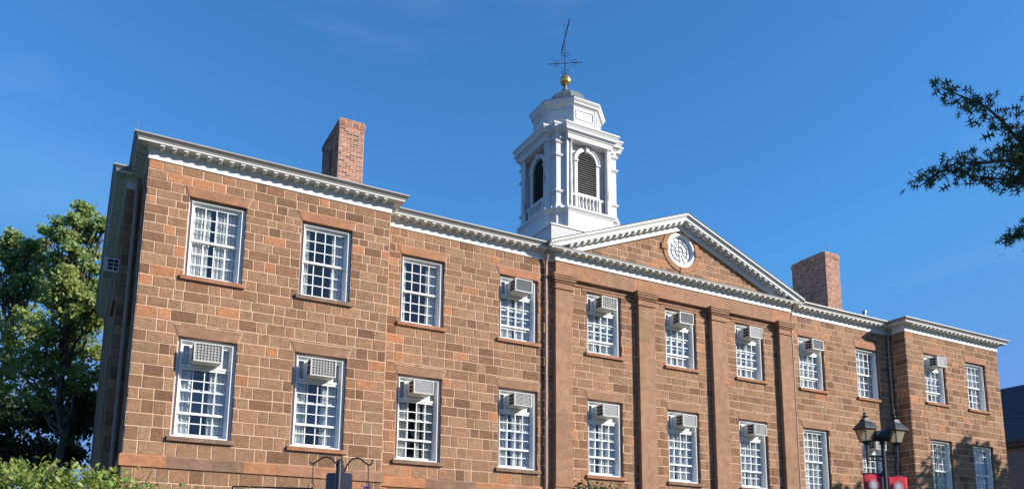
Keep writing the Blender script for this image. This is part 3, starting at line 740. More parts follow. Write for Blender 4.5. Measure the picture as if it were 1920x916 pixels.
# per face: columns, arch, louvers, balustrade
def face(fn_parent, q):
    ang = q*math.pi/2; rot = lambda p: Vector((CX+p.x*math.cos(ang)-p.y*math.sin(ang), CY+p.x*math.sin(ang)+p.y*math.cos(ang), p.z))
    yw = -cw
    for sx in (-1,1):
        m = MB(); m.lathe([(.115,15.69),(.115,15.73),(.10,15.76),(.095,15.80),(.085,15.83),(.088,16.6),(.082,17.6),(.072,18.36),(.085,18.37),(.085,18.39),(.075,18.40),(.078,18.44),(.10,18.48),(.115,18.49),(.115,18.534)], (sx*.86,-B_+.13,0), 16)
        m.move(rot).build('column', M['peeling'], cupola, smooth=False)
    m = MB(); zc = 17.86
    m.ring(0, zc, .445, .575, yw-.12, yw+.01, 20, 0, math.pi); m.ring(0, zc, .575, .60, yw-.15, yw+.01, 20, 0, math.pi)
    for s in (-1,1):
        a, b_ = sorted((s*.445, s*.575)); m.box(a,b_,yw-.12,yw+.01,15.7,17.8)
        a, b_ = sorted((s*.425, s*.61)); m.box(a,b_,yw-.17,yw+.01,17.80,17.865)
    m.box(-.07,.07,yw-.19,yw+.01,18.27,18.52)
    m.box(-.445,.445,yw-.10,yw+.01,15.7,16.42); m.box(-.47,.47,yw-.14,yw+.01,16.42,16.47)
    m.move(rot).build('arch_surround', M['oldwhite'], cupola)
    m = MB(); pts = [(-.445,yw-.012,16.4),(.445,yw-.012,16.4)]+[(.445*math.cos(t),yw-.012,zc+.445*math.sin(t)) for t in [math.pi*i/16 for i in range(17)]]
    m.prism(pts, (0,.01,0)); m.move(rot).build('louver_backing', M['dark'], cupola)
    m = MB(); z = 16.50
    while z < zc+.42:
        hw = .445 if z < zc else math.sqrt(max(.445**2-(z-zc)**2, 0))
        if hw > .06: m.prism([(-hw,yw-.095,z),(-hw,yw-.085,z+.012),(-hw,yw-.015,z+.062),(-hw,yw-.025,z+.05)], (2*hw,0,0))
        z += .092
    m.move(rot).build('louver', M['louver'], cupola)
    m = MB(); yb = -B_+.22
    m.box(-.94,.94,yb-.05,yb+.05,16.30,16.37); m.box(-.94,.94,yb-.04,yb+.04,15.69,15.75)
    m.box(-.60,-.50,yb-.045,yb+.045,15.75,16.30); m.box(.50,.60,yb-.045,yb+.045,15.75,16.30)
    ro = m.move(rot).build('balustrade', M['oldwhite'], cupola)
    for i in range(6):
        m = MB(); m.lathe([(.045,15.75),(.045,15.79),(.03,15.81),(.052,15.90),(.055,15.95),(.03,16.10),(.028,16.18),(.045,16.22),(.04,16.25),(.045,16.30)], (-.415+i*.166,yb,0), 10)
        m.move(rot).build('baluster', M['oldwhite'], cupola, smooth=True)
for q in range(4): face(cupola, q)
# octagonal drum and dome
def octo(Rr, ph=math.pi/8): return [(CX+Rr*math.cos(-math.pi/2-ph+k*math.pi/4), CY+Rr*math.sin(-math.pi/2-ph+k*math.pi/4)) for k in range(8)]
dr = MB(); OC = octo(1.40)
sweep(dr, OC, [(0,19.1),(0,20.22),(.02,20.24),(.03,20.29),(.11,20.32),(.12,20.38),(.15,20.41),(.19,20.47),(.19,20.525),(0,20.53)], True)
for k in range(8):                                        # raised panel mouldings
    p, q = Vector((*OC[k],0)), Vector((*OC[(k+1) % 8],0)); d = (q-p).normalized(); nn = Vector((d.y,-d.x,0)); mid = (p+q)/2
    for (u0_,u1_,z0_,z1_) in ((-.42,.42,20.08,20.12),(-.42,.42,19.70,19.74),(-.42,-.38,19.74,20.08),(.38,.42,19.74,20.08)):
        a = mid+d*u0_; c = mid+d*u1_; dr.prism([(a.x,a.y,z0_),(c.x,c.y,z0_),(c.x,c.y,z1_),(a.x,a.y,z1_)], nn*.03)
    for u_ in (-.53,.49):
        a = mid+d*u_; c = mid+d*(u_+.04); dr.prism([(a.x,a.y,19.16),(c.x,c.y,19.16),(c.x,c.y,20.22),(a.x,a.y,20.22)], nn*.022)
dr.build('drum', M['oldwhite'], cupola)
dm = MB(); dm.lathe([(1.62,20.527),(1.60,20.56),(.98,20.86),(.92,20.90),(.88,21.05),(.78,21.27),(.60,21.46),(.40,21.58),(.22,21.64),(.15,21.66)], (CX,CY,0), 8, -math.pi/2-math.pi/8)
dm.build('dome', M['copper'], cupola)
# weather vane with gilded ball
VX, VY = CX-.20, CY
vane = tag(empty('weather_vane', (0,0,0)), 'iron weather vane with scrolled cross arms and gilded ball on the cupola', 'weather vane')
m = MB(); m.lathe([(.20,21.60),(.19,21.72),(.10,21.80),(.075,21.90),(.085,22.0)], (CX-.1,CY,0), 12); m.build('neck', M['copper'], vane)
bx_, by_ = CX-.1, CY
m = MB(); m.lathe([(.05,-.245),(.14,-.20),(.215,-.10),(.235,0),(.215,.10),(.14,.20),(.05,.245)], (bx_,by_,22.21), 12); m.build('ball', M['gold'], vane)
m = MB(); m.tube([(bx_,by_,22.42),(bx_,by_,23.4),(bx_,by_,24.45),(bx_,by_,25.05)], [.028,.022,.016,.008], 8)
m.tube([(bx_,by_,22.42),(bx_,by_,22.5)], .05, 8); m.build('rod', M['vane'], vane)
ya = -YAW-.10
for k in range(2):
    a = ya+k*math.pi/2; d = Vector((math.cos(a), math.sin(a), 0)); c = Vector((bx_,by_,23.02)); up_ = Vector((0,0,1))
    m = MB(); m.tube([c-d*.66, c+d*.66], .014, 6)
    for s in (-1,1):
        m.tube([c+d*s*.64, c+d*s*.70], [.028,.01], 6)
        for s2 in (-1,1):
            e = c+d*s*.36
            m.tube([c+up_*s2*.34+d*s*.03, e], .008, 5)
            cc = c+d*s*.40+up_*s2*.085
            m.tube([cc+d*(s*.075*math.cos(t))+up_*(s2*.075*math.sin(t)) for t in [-1.9+i*.5 for i in range(11)]], .010, 5)
            cc = c+up_*s2*.42+d*s*.10
            m.tube([cc+d*(s*.065*math.cos(t))+up_*(s2*.065*math.sin(t)) for t in [2.6-i*.5 for i in range(11)]], .010, 5)
    m.build('compass_arm', M['vane'], vane)
a_ = Vector((-.535*.98+.88*.16,-.845*.98-.476*.16,0)).normalized(); c = Vector((bx_,by_,24.2))
m = MB(); m.tube([c-a_*.95, c+a_*1.1], .018, 6)
n_ = Vector((0,0,1))
m.prism([c+a_*1.25, c+a_*.92+n_*.10, c+a_*.98, c+a_*.92-n_*.10], a_.cross(n_)*.012)
m.prism([c-a_*.45, c-a_*.60+n_*.13, c-a_*.92+n_*.13, c-a_*.78, c-a_*.92-n_*.13, c-a_*.60-n_*.13], a_.cross(n_)*.012)
m.tube([c+a_*.25, c+a_*.6+n_*.12, c+a_*.95+n_*.04], .008, 5)
m.build('arrow', M['vane'], vane)

# ------------------------------------------------------------------ neighbour building on the right
nb = tag(empty('slate_roofed_building', (26,5,0)), 'shaded building with steep dark slate roof at the far right edge', 'building')
rl = lambda x,y,z: (x-26, y-5, z)
m = MB(); m.box(.25,7,-6,30,0,8.55); m.build('wall', M['bluestone'], nb)
m = MB()
for i in range(34):                                       # overlapping slate courses
    t0, t1 = i/34, (i+1)/34; x0, z0 = 0+3.0*t0, 8.95+3.45*t0; x1, z1 = 3.0*t1, 8.95+3.45*t1
    m.add([(x0-.02,-7,z0+.012),(x0-.02,31,z0+.012),(x1,31,z1),(x1,-7,z1),(x0,-7,z0),(x0,31,z0)], [(0,1,2,3),(4,5,1,0)])
m.add([(3.0,-7,12.4),(3.0,31,12.4),(7.2,31,8.95),(7.2,-7,8.95)], [(0,1,2,3)])
m.add([(0,-7,8.95),(3,-7,12.4),(7.2,-7,8.95)], [(0,1,2)])
m.build('roof', M['blueslate'], nb)
m = MB(); m.box(-.05,.3,-7,31,8.56,8.93); m.box(-.12,-.02,-7,31,8.80,8.94); m.build('eave', M['iron'], nb)
for yy in (-5.2,-1.6,2.0,5.6):
    m = MB(); pts = [(.20,yy-.9,6.2),(.20,yy+.9,6.2),(.20,yy+.9,7.0)]+[(.20,yy+.9*math.cos(t),7.0+.75*math.sin(t)) for t in [math.pi*i/10 for i in range(1,10)]]+[(.20,yy-.9,7.0)]
    m.prism(pts, (.06,0,0)); m.build('arched_window', M['copper'], nb)

# ------------------------------------------------------------------ foliage helpers
def leaf_mesh(name, pts, size, mat_, rg, tint=(.65,1.3), shape='quad', upb=.1, hue=.12):
    n = len(pts); npr = np.random.RandomState(rg.randint(0,99999))
    if shape == 'quad': base = np.array([(-.5,-.15,0),(0,-.5,.05),(.5,-.1,0),(.45,.35,.03),(0,.5,.06),(-.45,.3,0)])*[1,1,1]; faces = [(0,1,2,3,4,5)]
    elif shape == 'leaf': base = np.array([(0,-.55,0),(.28,-.1,.06),(.2,.3,.03),(0,.6,-.04),(-.22,.28,.03),(-.28,-.12,.06)]); faces = [(0,1,2,3),(0,3,4,5)]
    else:                                               # deeply lobed oak leaf: rib plus narrow pointed lobes
        base = np.array([(-.03,-.55,0),(.03,-.55,0),(.05,-.24,0),(.46,-.30,.05),(.08,-.06,0),(.08,.04,0),(.55,.16,.05),(.07,.22,0),(.07,.28,0),(.34,.50,.03),(.05,.42,0),(0,.66,0),
                         (-.03,.4,0),(-.30,.46,.03),(-.05,.28,0),(-.05,.2,0),(-.52,.16,.05),(-.06,.06,0),(-.06,-.06,0),(-.42,-.25,.05),(-.04,-.2,0)])
        faces = [(0,1,2,20),(2,4,18,20),(2,3,4),(18,19,20),(4,5,17,18),(5,7,15,17),(5,6,7),(15,16,17),(7,8,14,15),(8,10,12,14),(8,9,10),(12,13,14),(10,11,12)]
    P = np.array(pts, float); nb_ = len(base)
    nrm = npr.normal(size=(n,3)); nrm[:,2] = np.abs(nrm[:,2])*.55+upb*.6; nrm /= np.linalg.norm(nrm,axis=1)[:,None]
    t = npr.normal(size=(n,3)); t -= nrm*np.sum(t*nrm,1)[:,None]; t /= np.linalg.norm(t,axis=1)[:,None]; bt = np.cross(nrm,t)
    s = size*npr.uniform(.7,1.3,size=n)
    V = P[:,None,:] + s[:,None,None]*(base[None,:,0:1]*t[:,None,:]+base[None,:,1:2]*bt[:,None,:]+base[None,:,2:3]*nrm[:,None,:])
    V = V.reshape(-1,3)
    me = bpy.data.meshes.new(name); nl = sum(len(f) for f in faces)
    loops = np.concatenate([np.array(f) for f in faces]); LI = (np.arange(n)[:,None]*nb_+loops[None,:]).ravel()
    starts = np.cumsum([0]+[len(f) for f in faces[:-1]]); LS = (np.arange(n)[:,None]*nl+starts[None,:]).ravel()
    LT = np.tile([len(f) for f in faces], n)
    me.vertices.add(len(V)); me.vertices.foreach_set('co', V.ravel())
    me.loops.add(len(LI)); me.loops.foreach_set('vertex_index', LI.astype('i'))
    me.polygons.add(len(LS)); me.polygons.foreach_set('loop_start', LS.astype('i')); me.polygons.foreach_set('loop_total', LT.astype('i'))
    me.update(calc_edges=True); me.validate()
    k = npr.uniform(tint[0],tint[1],size=(n,1))*np.stack([1+npr.uniform(-hue,hue*1.8,n),np.ones(n),1+npr.uniform(-hue,hue,n)],1)
    at = me.color_attributes.new('tint','FLOAT_COLOR','CORNER'); arr = np.ones((len(LI),4),'f'); arr[:,:3] = np.repeat(k,nl,axis=0); at.data.foreach_set('color', arr.ravel())
    me.materials.append(mat_); return me
def clumps(lobes, rg, per, csize, leaves, fill=.5):
    """lobes: (x,y,z,r); sub-clumps spread on and in each lobe, leaves gathered round each sub-clump"""
    P = []
    for (x,y,z,r_) in lobes:
        for _ in range(per):
            d = Vector((rg.gauss(0,1),rg.gauss(0,1),rg.gauss(0,1))).normalized(); rr = r_*(fill+(1-fill)*rg.random()**.6)
            c = Vector((x,y,z))+Vector((d.x,d.y,d.z*.85))*rr; cs = csize*rg.uniform(.6,1.35)
            for _ in range(leaves):
                P.append((c.x+rg.gauss(0,cs), c.y+rg.gauss(0,cs), c.z+rg.gauss(0,cs*.6)))
    return P
def limb(mb, p0, p1, ra, rb, rg, wob=.12, n=6):
    p0, p1 = Vector(p0), Vector(p1); L_ = (p1-p0).length; pts = []
    for i in range(n+1):
        t = i/n; w_ = math.sin(t*math.pi)*wob*L_*.3
        pts.append(p0.lerp(p1,t)+Vector((rg.uniform(-w_,w_),rg.uniform(-w_,w_),rg.uniform(-w_,w_)*.5)))
    mb.tube(pts, [ra+(rb-ra)*i/n for i in range(n+1)], 7)
def tree(name, base, lobes, mat_, label, seed, per, csize, leaves, lsize, trunk=.25, group=None, fill=.5, top=None, tint=(.65,1.3), cat='tree'):
    rg = random.Random(seed); root = tag(empty(name, base), label, cat, group); B0 = Vector(base)
    t = MB(); tz = max(l[2] for l in lobes)-base[2]; cxm = sum(l[0] for l in lobes)/len(lobes)-base[0]; cym = sum(l[1] for l in lobes)/len(lobes)-base[1]
    H = top or tz*.8
    limb(t, (0,0,-.1), (cxm*.8,cym*.8,H), trunk, trunk*.25, rg, .10, 9)
    for (x,y,z,r_) in lobes:
        q = Vector((x,y,z))-B0; f = min(.95,max(.25,(q.z-1.2*r_)/H*.85)); s0 = Vector((cxm*.8*f,cym*.8*f,H*f))
        limb(t, s0, q, trunk*.42*(1-f*.5), trunk*.07, rg, .25)
        for _ in range(4):
            d = Vector((rg.gauss(0,1),rg.gauss(0,1),rg.gauss(0,1))).normalized()*r_*.85; limb(t, q.lerp(s0,.25), q+d, trunk*.10, .012, rg, .3, 4)
    t.build('trunk', M['bark'], root, smooth=True)
    P = clumps([(x-base[0],y-base[1],z-base[2],r_) for x,y,z,r_ in lobes], rg, per, csize, leaves, fill)
    link('crown', leaf_mesh('crown', P, lsize, mat_, rg, tint), root)
    return root
# TREES_START
def at(px, py, D): return CAM + D*(fw + rt*((px-960)/1532.15) - upv*((py-806.38)/1532.15))
def lob(lst, D):
    o = []
    for px,py,r_,dd in lst: p = at(px,py,D+dd); o.append((round(p.x,2),round(p.y,2),round(p.z,2), r_*(D+dd)/1532))
    return o
D = 36
l1 = lob([(151,389,13,0),(165,400,11,.5),(136,409,11,-.5),(153,418,15,0),(110,418,10,0),(172,426,10,.5),(122,440,15,-.5),(141,444,14,0),(167,449,9,1),(104,442,10,0),(131,462,16,-.5),(154,479,16,0),
 (176,474,12,.5),(109,483,14,-.3),(131,496,17,0),(162,492,13,-1),(103,505,14,0),(85,431,10,1.5),(81,455,7,1.5),(193,414,8,0),(197,428,8,0),(122,514,17,.5),(150,514,16,0),(176,505,12,0),(90,528,15,0),(112,540,18,-.5),
 (140,540,18,0),(168,530,14,0),(85,556,16,.5),(105,565,18,0),(185,545,14,1),(120,590,24,1),(150,575,20,1),(90,600,24,1.5),(180,590,22,1.5)], D)
l2 = lob([(26,443,11,0),(21,457,13,0),(39,464,12,.4),(8,462,9,0),(57,459,10,-.3),(55,476,12,0),(72,470,9,.4),(33,484,15,0),(12,484,11,-.4),(-8,478,12,0),(27,503,14,0),(48,502,12,.5),(66,511,12,0),(77,489,11,0),
 (17,527,17,0),(44,524,14,-.4),(66,530,13,.5),(-12,515,15,0),(-30,500,18,1),(5,548,16,0),(30,545,15,0),(56,552,13,0),(80,543,11,0),(-25,545,22,0),(-55,530,30,1),(20,580,24,1),(55,585,22,1),(-20,590,30,1),(-60,590,34,1)], D+1)
D2 = 31
l3 = lob([(122,507,5,-1),(122,516,7,-1),(120,528,10,-1),(132,540,12,-1),(112,545,10,-1),(150,556,16,-1),(128,560,16,-1),(105,565,10,-1),(175,570,14,-1),(140,590,26,-1),(175,600,24,0),(30,610,42,0),(75,630,34,-1),(120,640,38,0),(165,650,34,1),(0,660,44,0),(55,680,40,-1),(110,690,42,0),(165,700,34,0),(-60,640,60,0),(20,720,44,1),(85,735,42,0),(150,735,34,1)], D2)
l4 = lob([(25,770,46,2),(90,780,44,1),(150,790,36,2),(10,840,46,2),(75,850,36,3),(-60,780,60,1),(170,760,26,0),(130,850,22,3)], D2+1)
def gb(px,py,D): p = at(px,py,D); return (round(p.x,2),round(p.y,2),0.0)
tree('maple_tree', gb(130,900,D), l1, M['leafA'], 'tall light green maple behind the left end of the hall', 1, 11, .125, 30, .115, .30, 'trees left of the hall', .3, tint=(.75,1.4))
tree('maple_tree', gb(10,900,D+1), l2, M['leafA'], 'light green maple at the left edge of the photo, lower than its neighbour', 2, 11, .125, 30, .115, .28, 'trees left of the hall', .35, tint=(.7,1.4))
tree('oak_tree', gb(150,900,D2), l3, M['leafB'], 'broad olive green tree in front of the two taller maples', 3, 34, .13, 26, .10, .26, 'trees left of the hall', .3, tint=(.7,1.5))
tree('dark_tree', gb(60,900,D2+3), l4, M['leafD'], 'dark sparse tree with blue sky through its leaves, above the hedge', 4, 60, .26, 24, .13, .16, 'trees left of the hall', .2, tint=(.5,1.0))

# right-hand oak whose branches hang into the picture
rg = random.Random(9)
ok = tag(empty('pin_oak', (-2.3,-14.8,0)), 'dark pin oak branches with pointed lobed leaves hanging in at upper right', 'tree')
t = MB(); O = Vector((-2.3,-14.8,0)); limb(t, (0,0,-.1), (0,0,11), .26, .10, rg, .05, 8); LP = []
def twig(path, r0_, dens, spread):
    P = [at(*p)-O for p in path]; t.tube([P[0].lerp(P[1],i/2) for i in range(2)]+P[1:], [r0_*(1-.8*i/len(P)) for i in range(len(P)+1)], 6)
    for i in range(len(P)-1):
        L_ = (P[i+1]-P[i]).length
        for _ in range(int(L_*dens*1.05)):
            f = rg.random(); q = P[i].lerp(P[i+1],f); d = Vector((rg.gauss(0,1),rg.gauss(0,1),rg.gauss(0,.8)))*spread*.75
            LP.append(tuple(q+d))
            if rg.random() < .25: t.tube([q, q+d*.9], .003, 3)
DD = 11
j = at(1990,290,DD)-O; limb(t, (0,0,6.4), j, .10, .05, rg, .2)
twig([(2004,290,DD),(1944,285,DD),(1909,262,DD),(1882,230,DD),(1849,200,DD),(1809,183,DD),(1766,165,DD)], .035, 95, .13)
twig([(2004,290,DD),(1939,300,DD-.3),(1894,300,DD-.3),(1844,305,DD-.2),(1794,305,DD),(1759,325,DD),(1726,348,DD)], .035, 105, .13)
twig([(1994,310,DD),(1944,325,DD),(1904,335,DD+.3),(1854,335,DD+.3),(1804,325,DD+.3)], .03, 110, .12)
twig([(1939,300,DD),(1914,345,DD),(1889,345,DD)], .015, 80, .12)
twig([(1909,262,DD),(1924,235,DD),(1929,205,DD),(1939,190,DD)], .015, 60, .1)
twig([(2004,290,DD),(1964,300,DD+.4),(1914,290,DD+.4),(1884,275,DD+.4)], .02, 240, .16)
j2 = at(2000,400,DD)-O; limb(t, (0,0,5.6), j2, .07, .03, rg, .2)
twig([(2000,400,DD),(1964,405,DD),(1929,418,DD),(1904,440,DD),(1882,460,DD)], .02, 95, .10)
twig([(1749,160,DD),(1756,152,DD)], .004, 60, .03)
t.build('trunk', M['bark'], ok, smooth=True)
link('branch_leaves', leaf_mesh('branch_leaves', LP, .135, M['leafO'], rg, (.6,1.2), 'oak', .1), ok)
P = clumps([(1.2,-2.6,9.5,1.7),(2.8,-1.2,10,1.8),(0.2,-1.6,11.2,1.6),(2.0,-3.6,11.5,1.8),(3.6,-3.2,9.2,1.7),(1.0,.2,9.2,1.1),(-.6,-1.5,9.4,1.1),(0.3,-1.0,7.9,1.0)], rg, 60, .22, 14, .4)
t2 = MB()
for (x,y,z) in ((1.2,-2.6,9.5),(2.8,-1.2,10),(.2,-1.6,11.2),(2,-3.6,11.5),(3.6,-3.2,9.2),(1,.2,9.2),(-.6,-1.5,9.4),(.3,-1.0,7.9)): limb(t2, (0,0,6.5), (x,y,z), .08, .02, rg, .2)
t2.build('limb', M['bark'], ok, smooth=True)
link('crown', leaf_mesh('crown', P, .15, M['leafO'], rg, (.5,1.1), 'quad', .1), ok)

# tree out of the picture on the right that shades the right wing
tree('shade_tree', (21.5,-8.6,0), [(20.9,-8.5,11.1,0.90),(22.3,-8.7,11.3,0.90),(21.6,-8.4,10.2,0.81),(19.0,-8.3,10.1,0.90),(18.4,-8.4,8.8,1.08),(19.6,-8.3,8.4,1.08),(23.8,-8.6,10.5,0.81),(23.9,-8.6,8.8,0.99),(22.6,-8.6,8.8,0.81),(21.2,-8.2,8.0,1.08),
 (15.6,-8.5,9.8,0.72),(16.7,-8.4,9.6,0.81),(16.0,-8.5,8.4,1.08),(24.9,-8.8,9.4,0.99),(20.4,-8.4,6.7,1.26),(23.2,-8.8,7.0,1.26)],
     M['leafB'], 'leafy tree standing off the right wing, shading its lower windows', 12, 22, .20, 18, .18, .3, fill=.3)

# ------------------------------------------------------------------ hedge, shrub
rg = random.Random(31)
hb = empty('hedge', (-17.2,-9.6,0)); tag(hb, 'sunlit yellow green bush at bottom left in front of the building corner', 'bush')
P = []; tips = [(-2.6,-.35,2.76),(-1.8,-.3,2.82),(-1.0,-.4,2.72),(-.5,-.4,2.76),(0,-.45,2.80),(.35,-.5,2.82),(.75,-.7,2.76),(1.05,-.8,2.66),(1.3,-1.0,2.52),(1.5,-1.1,2.40)]
for _ in range(15000):
    a = rg.choice(tips); x = a[0]+rg.gauss(0,.28); y = a[1]+rg.uniform(-.55,.55); top = a[2]-.35*((y-a[1])/.55)**2*.5-.2*abs(rg.gauss(0,.5))
    z = top-abs(rg.gauss(0,.35))+rg.gauss(0,.02); P.append((x,y,z))
link('foliage', leaf_mesh('foliage', P, .052, M['leafC'], rg, (.55,1.35), 'leaf', .35, .2), hb)
t = MB()
for a in tips:
    for _ in range(8): limb(t, (a[0]*.6,a[1],0), (a[0]+rg.gauss(0,.3),a[1]+rg.uniform(-.4,.4),a[2]-rg.uniform(.0,.3)), .018, .004, rg, .3)
t.build('stem', M['bark'], hb)
def shrub(name, base, label, cat, n, rad, zt, size, mt, seed, stems=10, flower=False, shape='leaf'):
    rg = random.Random(seed); r_ = tag(empty(name, base), label, cat); P = []; t = MB(); fl = MB()
    for i in range(stems):
        q = Vector((rg.gauss(0,rad*.5), rg.gauss(0,rad*.3), zt-rg.uniform(0,.35)*zt*.12)); limb(t, (q.x*.3,q.y*.3,0), q, .012, .003, rg, .15)
        for _ in range(n//stems):
            f = rg.uniform(.62,1.0); P.append((q.x*f+rg.gauss(0,rad*.16), q.y*f+rg.gauss(0,rad*.16), q.z*f+rg.gauss(0,.05)))
    t.build('stem', M['bark'], r_); link('foliage', leaf_mesh('foliage', P, size, mt, rg, (.6,1.2), shape, .3, .2), r_)
    return r_
p = at(1120,912,17.5); shrub('shrub', (round(p.x,2),round(p.y,2),0), 'dark leafy shrub top under the lower window between first two pilasters', 'shrub', 1500, .55, p.z+.12, .085, M['leafD'], 5, 16)
p = at(505,905,11.5); shrub('flowering_plant', (round(p.x,2),round(p.y,2),0), 'thin stemmed plant in front of the wall, left of the hanging basket', 'plant', 160, .35, p.z, .03, M['leafC'], 6, 14)
# wire trellis rail the plant grows over
p0 = at(436,911,12.5); p1 = at(585,915,12.5); tr = tag(empty('plant_rail', (round(p0.x,2),round(p0.y,2),0)), 'thin dark rail behind the thin stemmed plant', 'rail')
e = p1-p0; m = MB(); m.tube([(0,0,p0.z),(e.x,e.y,p1.z)], .014, 6); m.build('bar', M['iron'], tr)
for f in (0,1): m = MB(); m.tube([(e.x*f,e.y*f,0),(e.x*f,e.y*f,p0.z)], .014, 6); m.build('leg', M['iron'], tr)

# ------------------------------------------------------------------ basket stand with two hanging baskets, and the sign back
hx = Vector((-13.693,-9.728,0)); hs = tag(empty('basket_stand', hx), 'black iron crook stand with two curled arms in front of the wall', 'plant stand')
dr_ = Vector((rt.x,rt.y,0)).normalized()
m = MB(); m.tube([(0,0,0),(0,0,2.9)], .022, 10); m.tube([(0,0,2.75),(0,0,2.98)], .034, 10); m.lathe([(.012,2.98),(.026,3.0),(.012,3.03),(.022,3.05),(.003,3.14)], (0,0,0), 8); m.build('pole', M['iron'], hs)
ends = []
for s in (-1,1):
    pts = [(.02,2.80),(.03,2.92),(.07,3.02),(.13,3.085),(.19,3.105),(.25,3.09),(.30,3.05),(.345,3.02),(.375,3.02),(.395,3.045),(.40,3.09)]
    if s > 0: pts = [(x*.93,z-.01) for x,z in pts]
    m = MB(); m.tube([dr_*s*x+Vector((0,0,z)) for x,z in pts], .0105, 8); m.build('arm', M['iron'], hs); ends.append(dr_*s*pts[7][0]*1.02+Vector((0,0,pts[7][1])))
for i, (e, lb) in enumerate(zip(ends, ('left hanging basket of mixed plants on thin wires from the iron stand','right hanging basket with a blue purple flower on the iron stand'))):
    p = hx+e; bk = tag(empty('hanging_basket', (p.x,p.y,p.z-.52)), lb, 'hanging basket', 'baskets on the iron stand')
    m = MB(); m.tube([(0,0,.52),(0,0,.33)], .005, 5)
    for k in range(3): q = 2.1*k+.5; m.tube([(0,0,.34),(.13*math.cos(q),.13*math.sin(q),.02)], .0035, 4)
    m.build('wire', M['iron'], bk)
    m = MB(); m.lathe([(.02,-.14),(.09,-.11),(.13,-.03),(.14,.02),(.12,.02),(.10,0.0)], (0,0,0), 14); m.build('bowl', M['bark'], bk, smooth=True)
    rgf = random.Random(40+i); P = [(rgf.gauss(0,.07),rgf.gauss(0,.07),.04+abs(rgf.gauss(0,.035 if i == 0 else .07))) for _ in range(170)]
    link('foliage', leaf_mesh('foliage', P, .032, M['leafD'] if i else M['leafC'], rgf, (.5,1.1), 'leaf', .3), bk)
    P = [(rgf.gauss(0,.05)-.02,rgf.gauss(0,.05),.07+abs(rgf.gauss(0,.03))) for _ in range(25)]
    if i: P += [(-.03+rgf.gauss(0,.018),-.02+rgf.gauss(0,.018),.245+rgf.gauss(0,.007)) for _ in range(40)]; 
    fl = leaf_mesh('flower', P, .026, M['flower'], rgf, (.7,1.2), 'leaf', .3); fl.materials[0] = M['flower']; link('flower', fl, bk)
    if i: m = MB(); m.tube([(-.01,0,.03),(-.03,-.02,.25)], .003, 4); m.build('flower_stem', M['leafD'], bk)
sg = at(634,905,9.6); sp = Vector((sg.x,sg.y,0)); sn = tag(empty('road_sign', sp), 'rounded sign seen from behind on its dark post beside the iron stand', 'sign')
v2 = Vector((fw.x,fw.y,0)).normalized()
m = MB(); m.tube([(0,0,0),(0,0,3.0),(0,0,3.03)], [.032,.032,.012], 12); m.tube([dr_*.012+v2*-.01, dr_*.012+v2*-.01+Vector((0,0,2.9))], .014, 6); m.build('post', M['iron'], sn)
m = MB(); w_, h_, rr = .155, .45, .03; zt = 2.87; pts = []
for cx, cz, a0 in ((w_-rr,zt-rr,0),(-w_+rr,zt-rr,90),(-w_+rr,zt-h_+rr,180),(w_-rr,zt-h_+rr,270)):
    for k in range(5): q = R(a0+22.5*k); pts.append(dr_*(cx+rr*math.cos(q))+v2*.045+Vector((0,0,cz+rr*math.sin(q))))
m.prism(pts, v2*.004); m.build('plate', M['signback'], sn)

# ------------------------------------------------------------------ lamp post with two lanterns, floodlight and banners
PS = at(1654.5,829,18); lp = Vector((PS.x,PS.y,0)); ZT_ = PS.z
lamp = tag(empty('lamp_post', lp), 'black lamp post with two lanterns on a cross arm, before the right wing', 'street lamp')
ax = (dr_*.93+v2*.0).normalized(); k_ = 18/14.5
m = MB(); m.tube([(0,0,0),(0,0,ZT_-.02)], .042, 14); m.tube([(0,0,ZT_-.03),(0,0,ZT_+.02)], [.075,.06], 12); m.lathe([(.12,0),(.12,.5),(.07,.6),(.052,.7)], (0,0,0), 14); m.build('pole', M['iron'], lamp)
zA = ZT_-.27*k_+.03
LOFF = (-.285*k_, .245*k_); DZ = (0.0, -.03)
m = MB(); m.tube([ax*LOFF[0]+Vector((0,0,zA)), ax*LOFF[1]+Vector((0,0,zA))], .022, 8); m.tube([ax*LOFF[0]+Vector((0,0,zA-.09)), ax*LOFF[1]+Vector((0,0,zA-.09))], .016, 8)
for s in (0,1):
    for ddx in (.3,.7): m.tube([ax*LOFF[s]*ddx+Vector((0,0,zA-.09)), ax*LOFF[s]*ddx+Vector((0,0,zA))], .012, 6)
m.build('cross_arm', M['iron'], lamp)
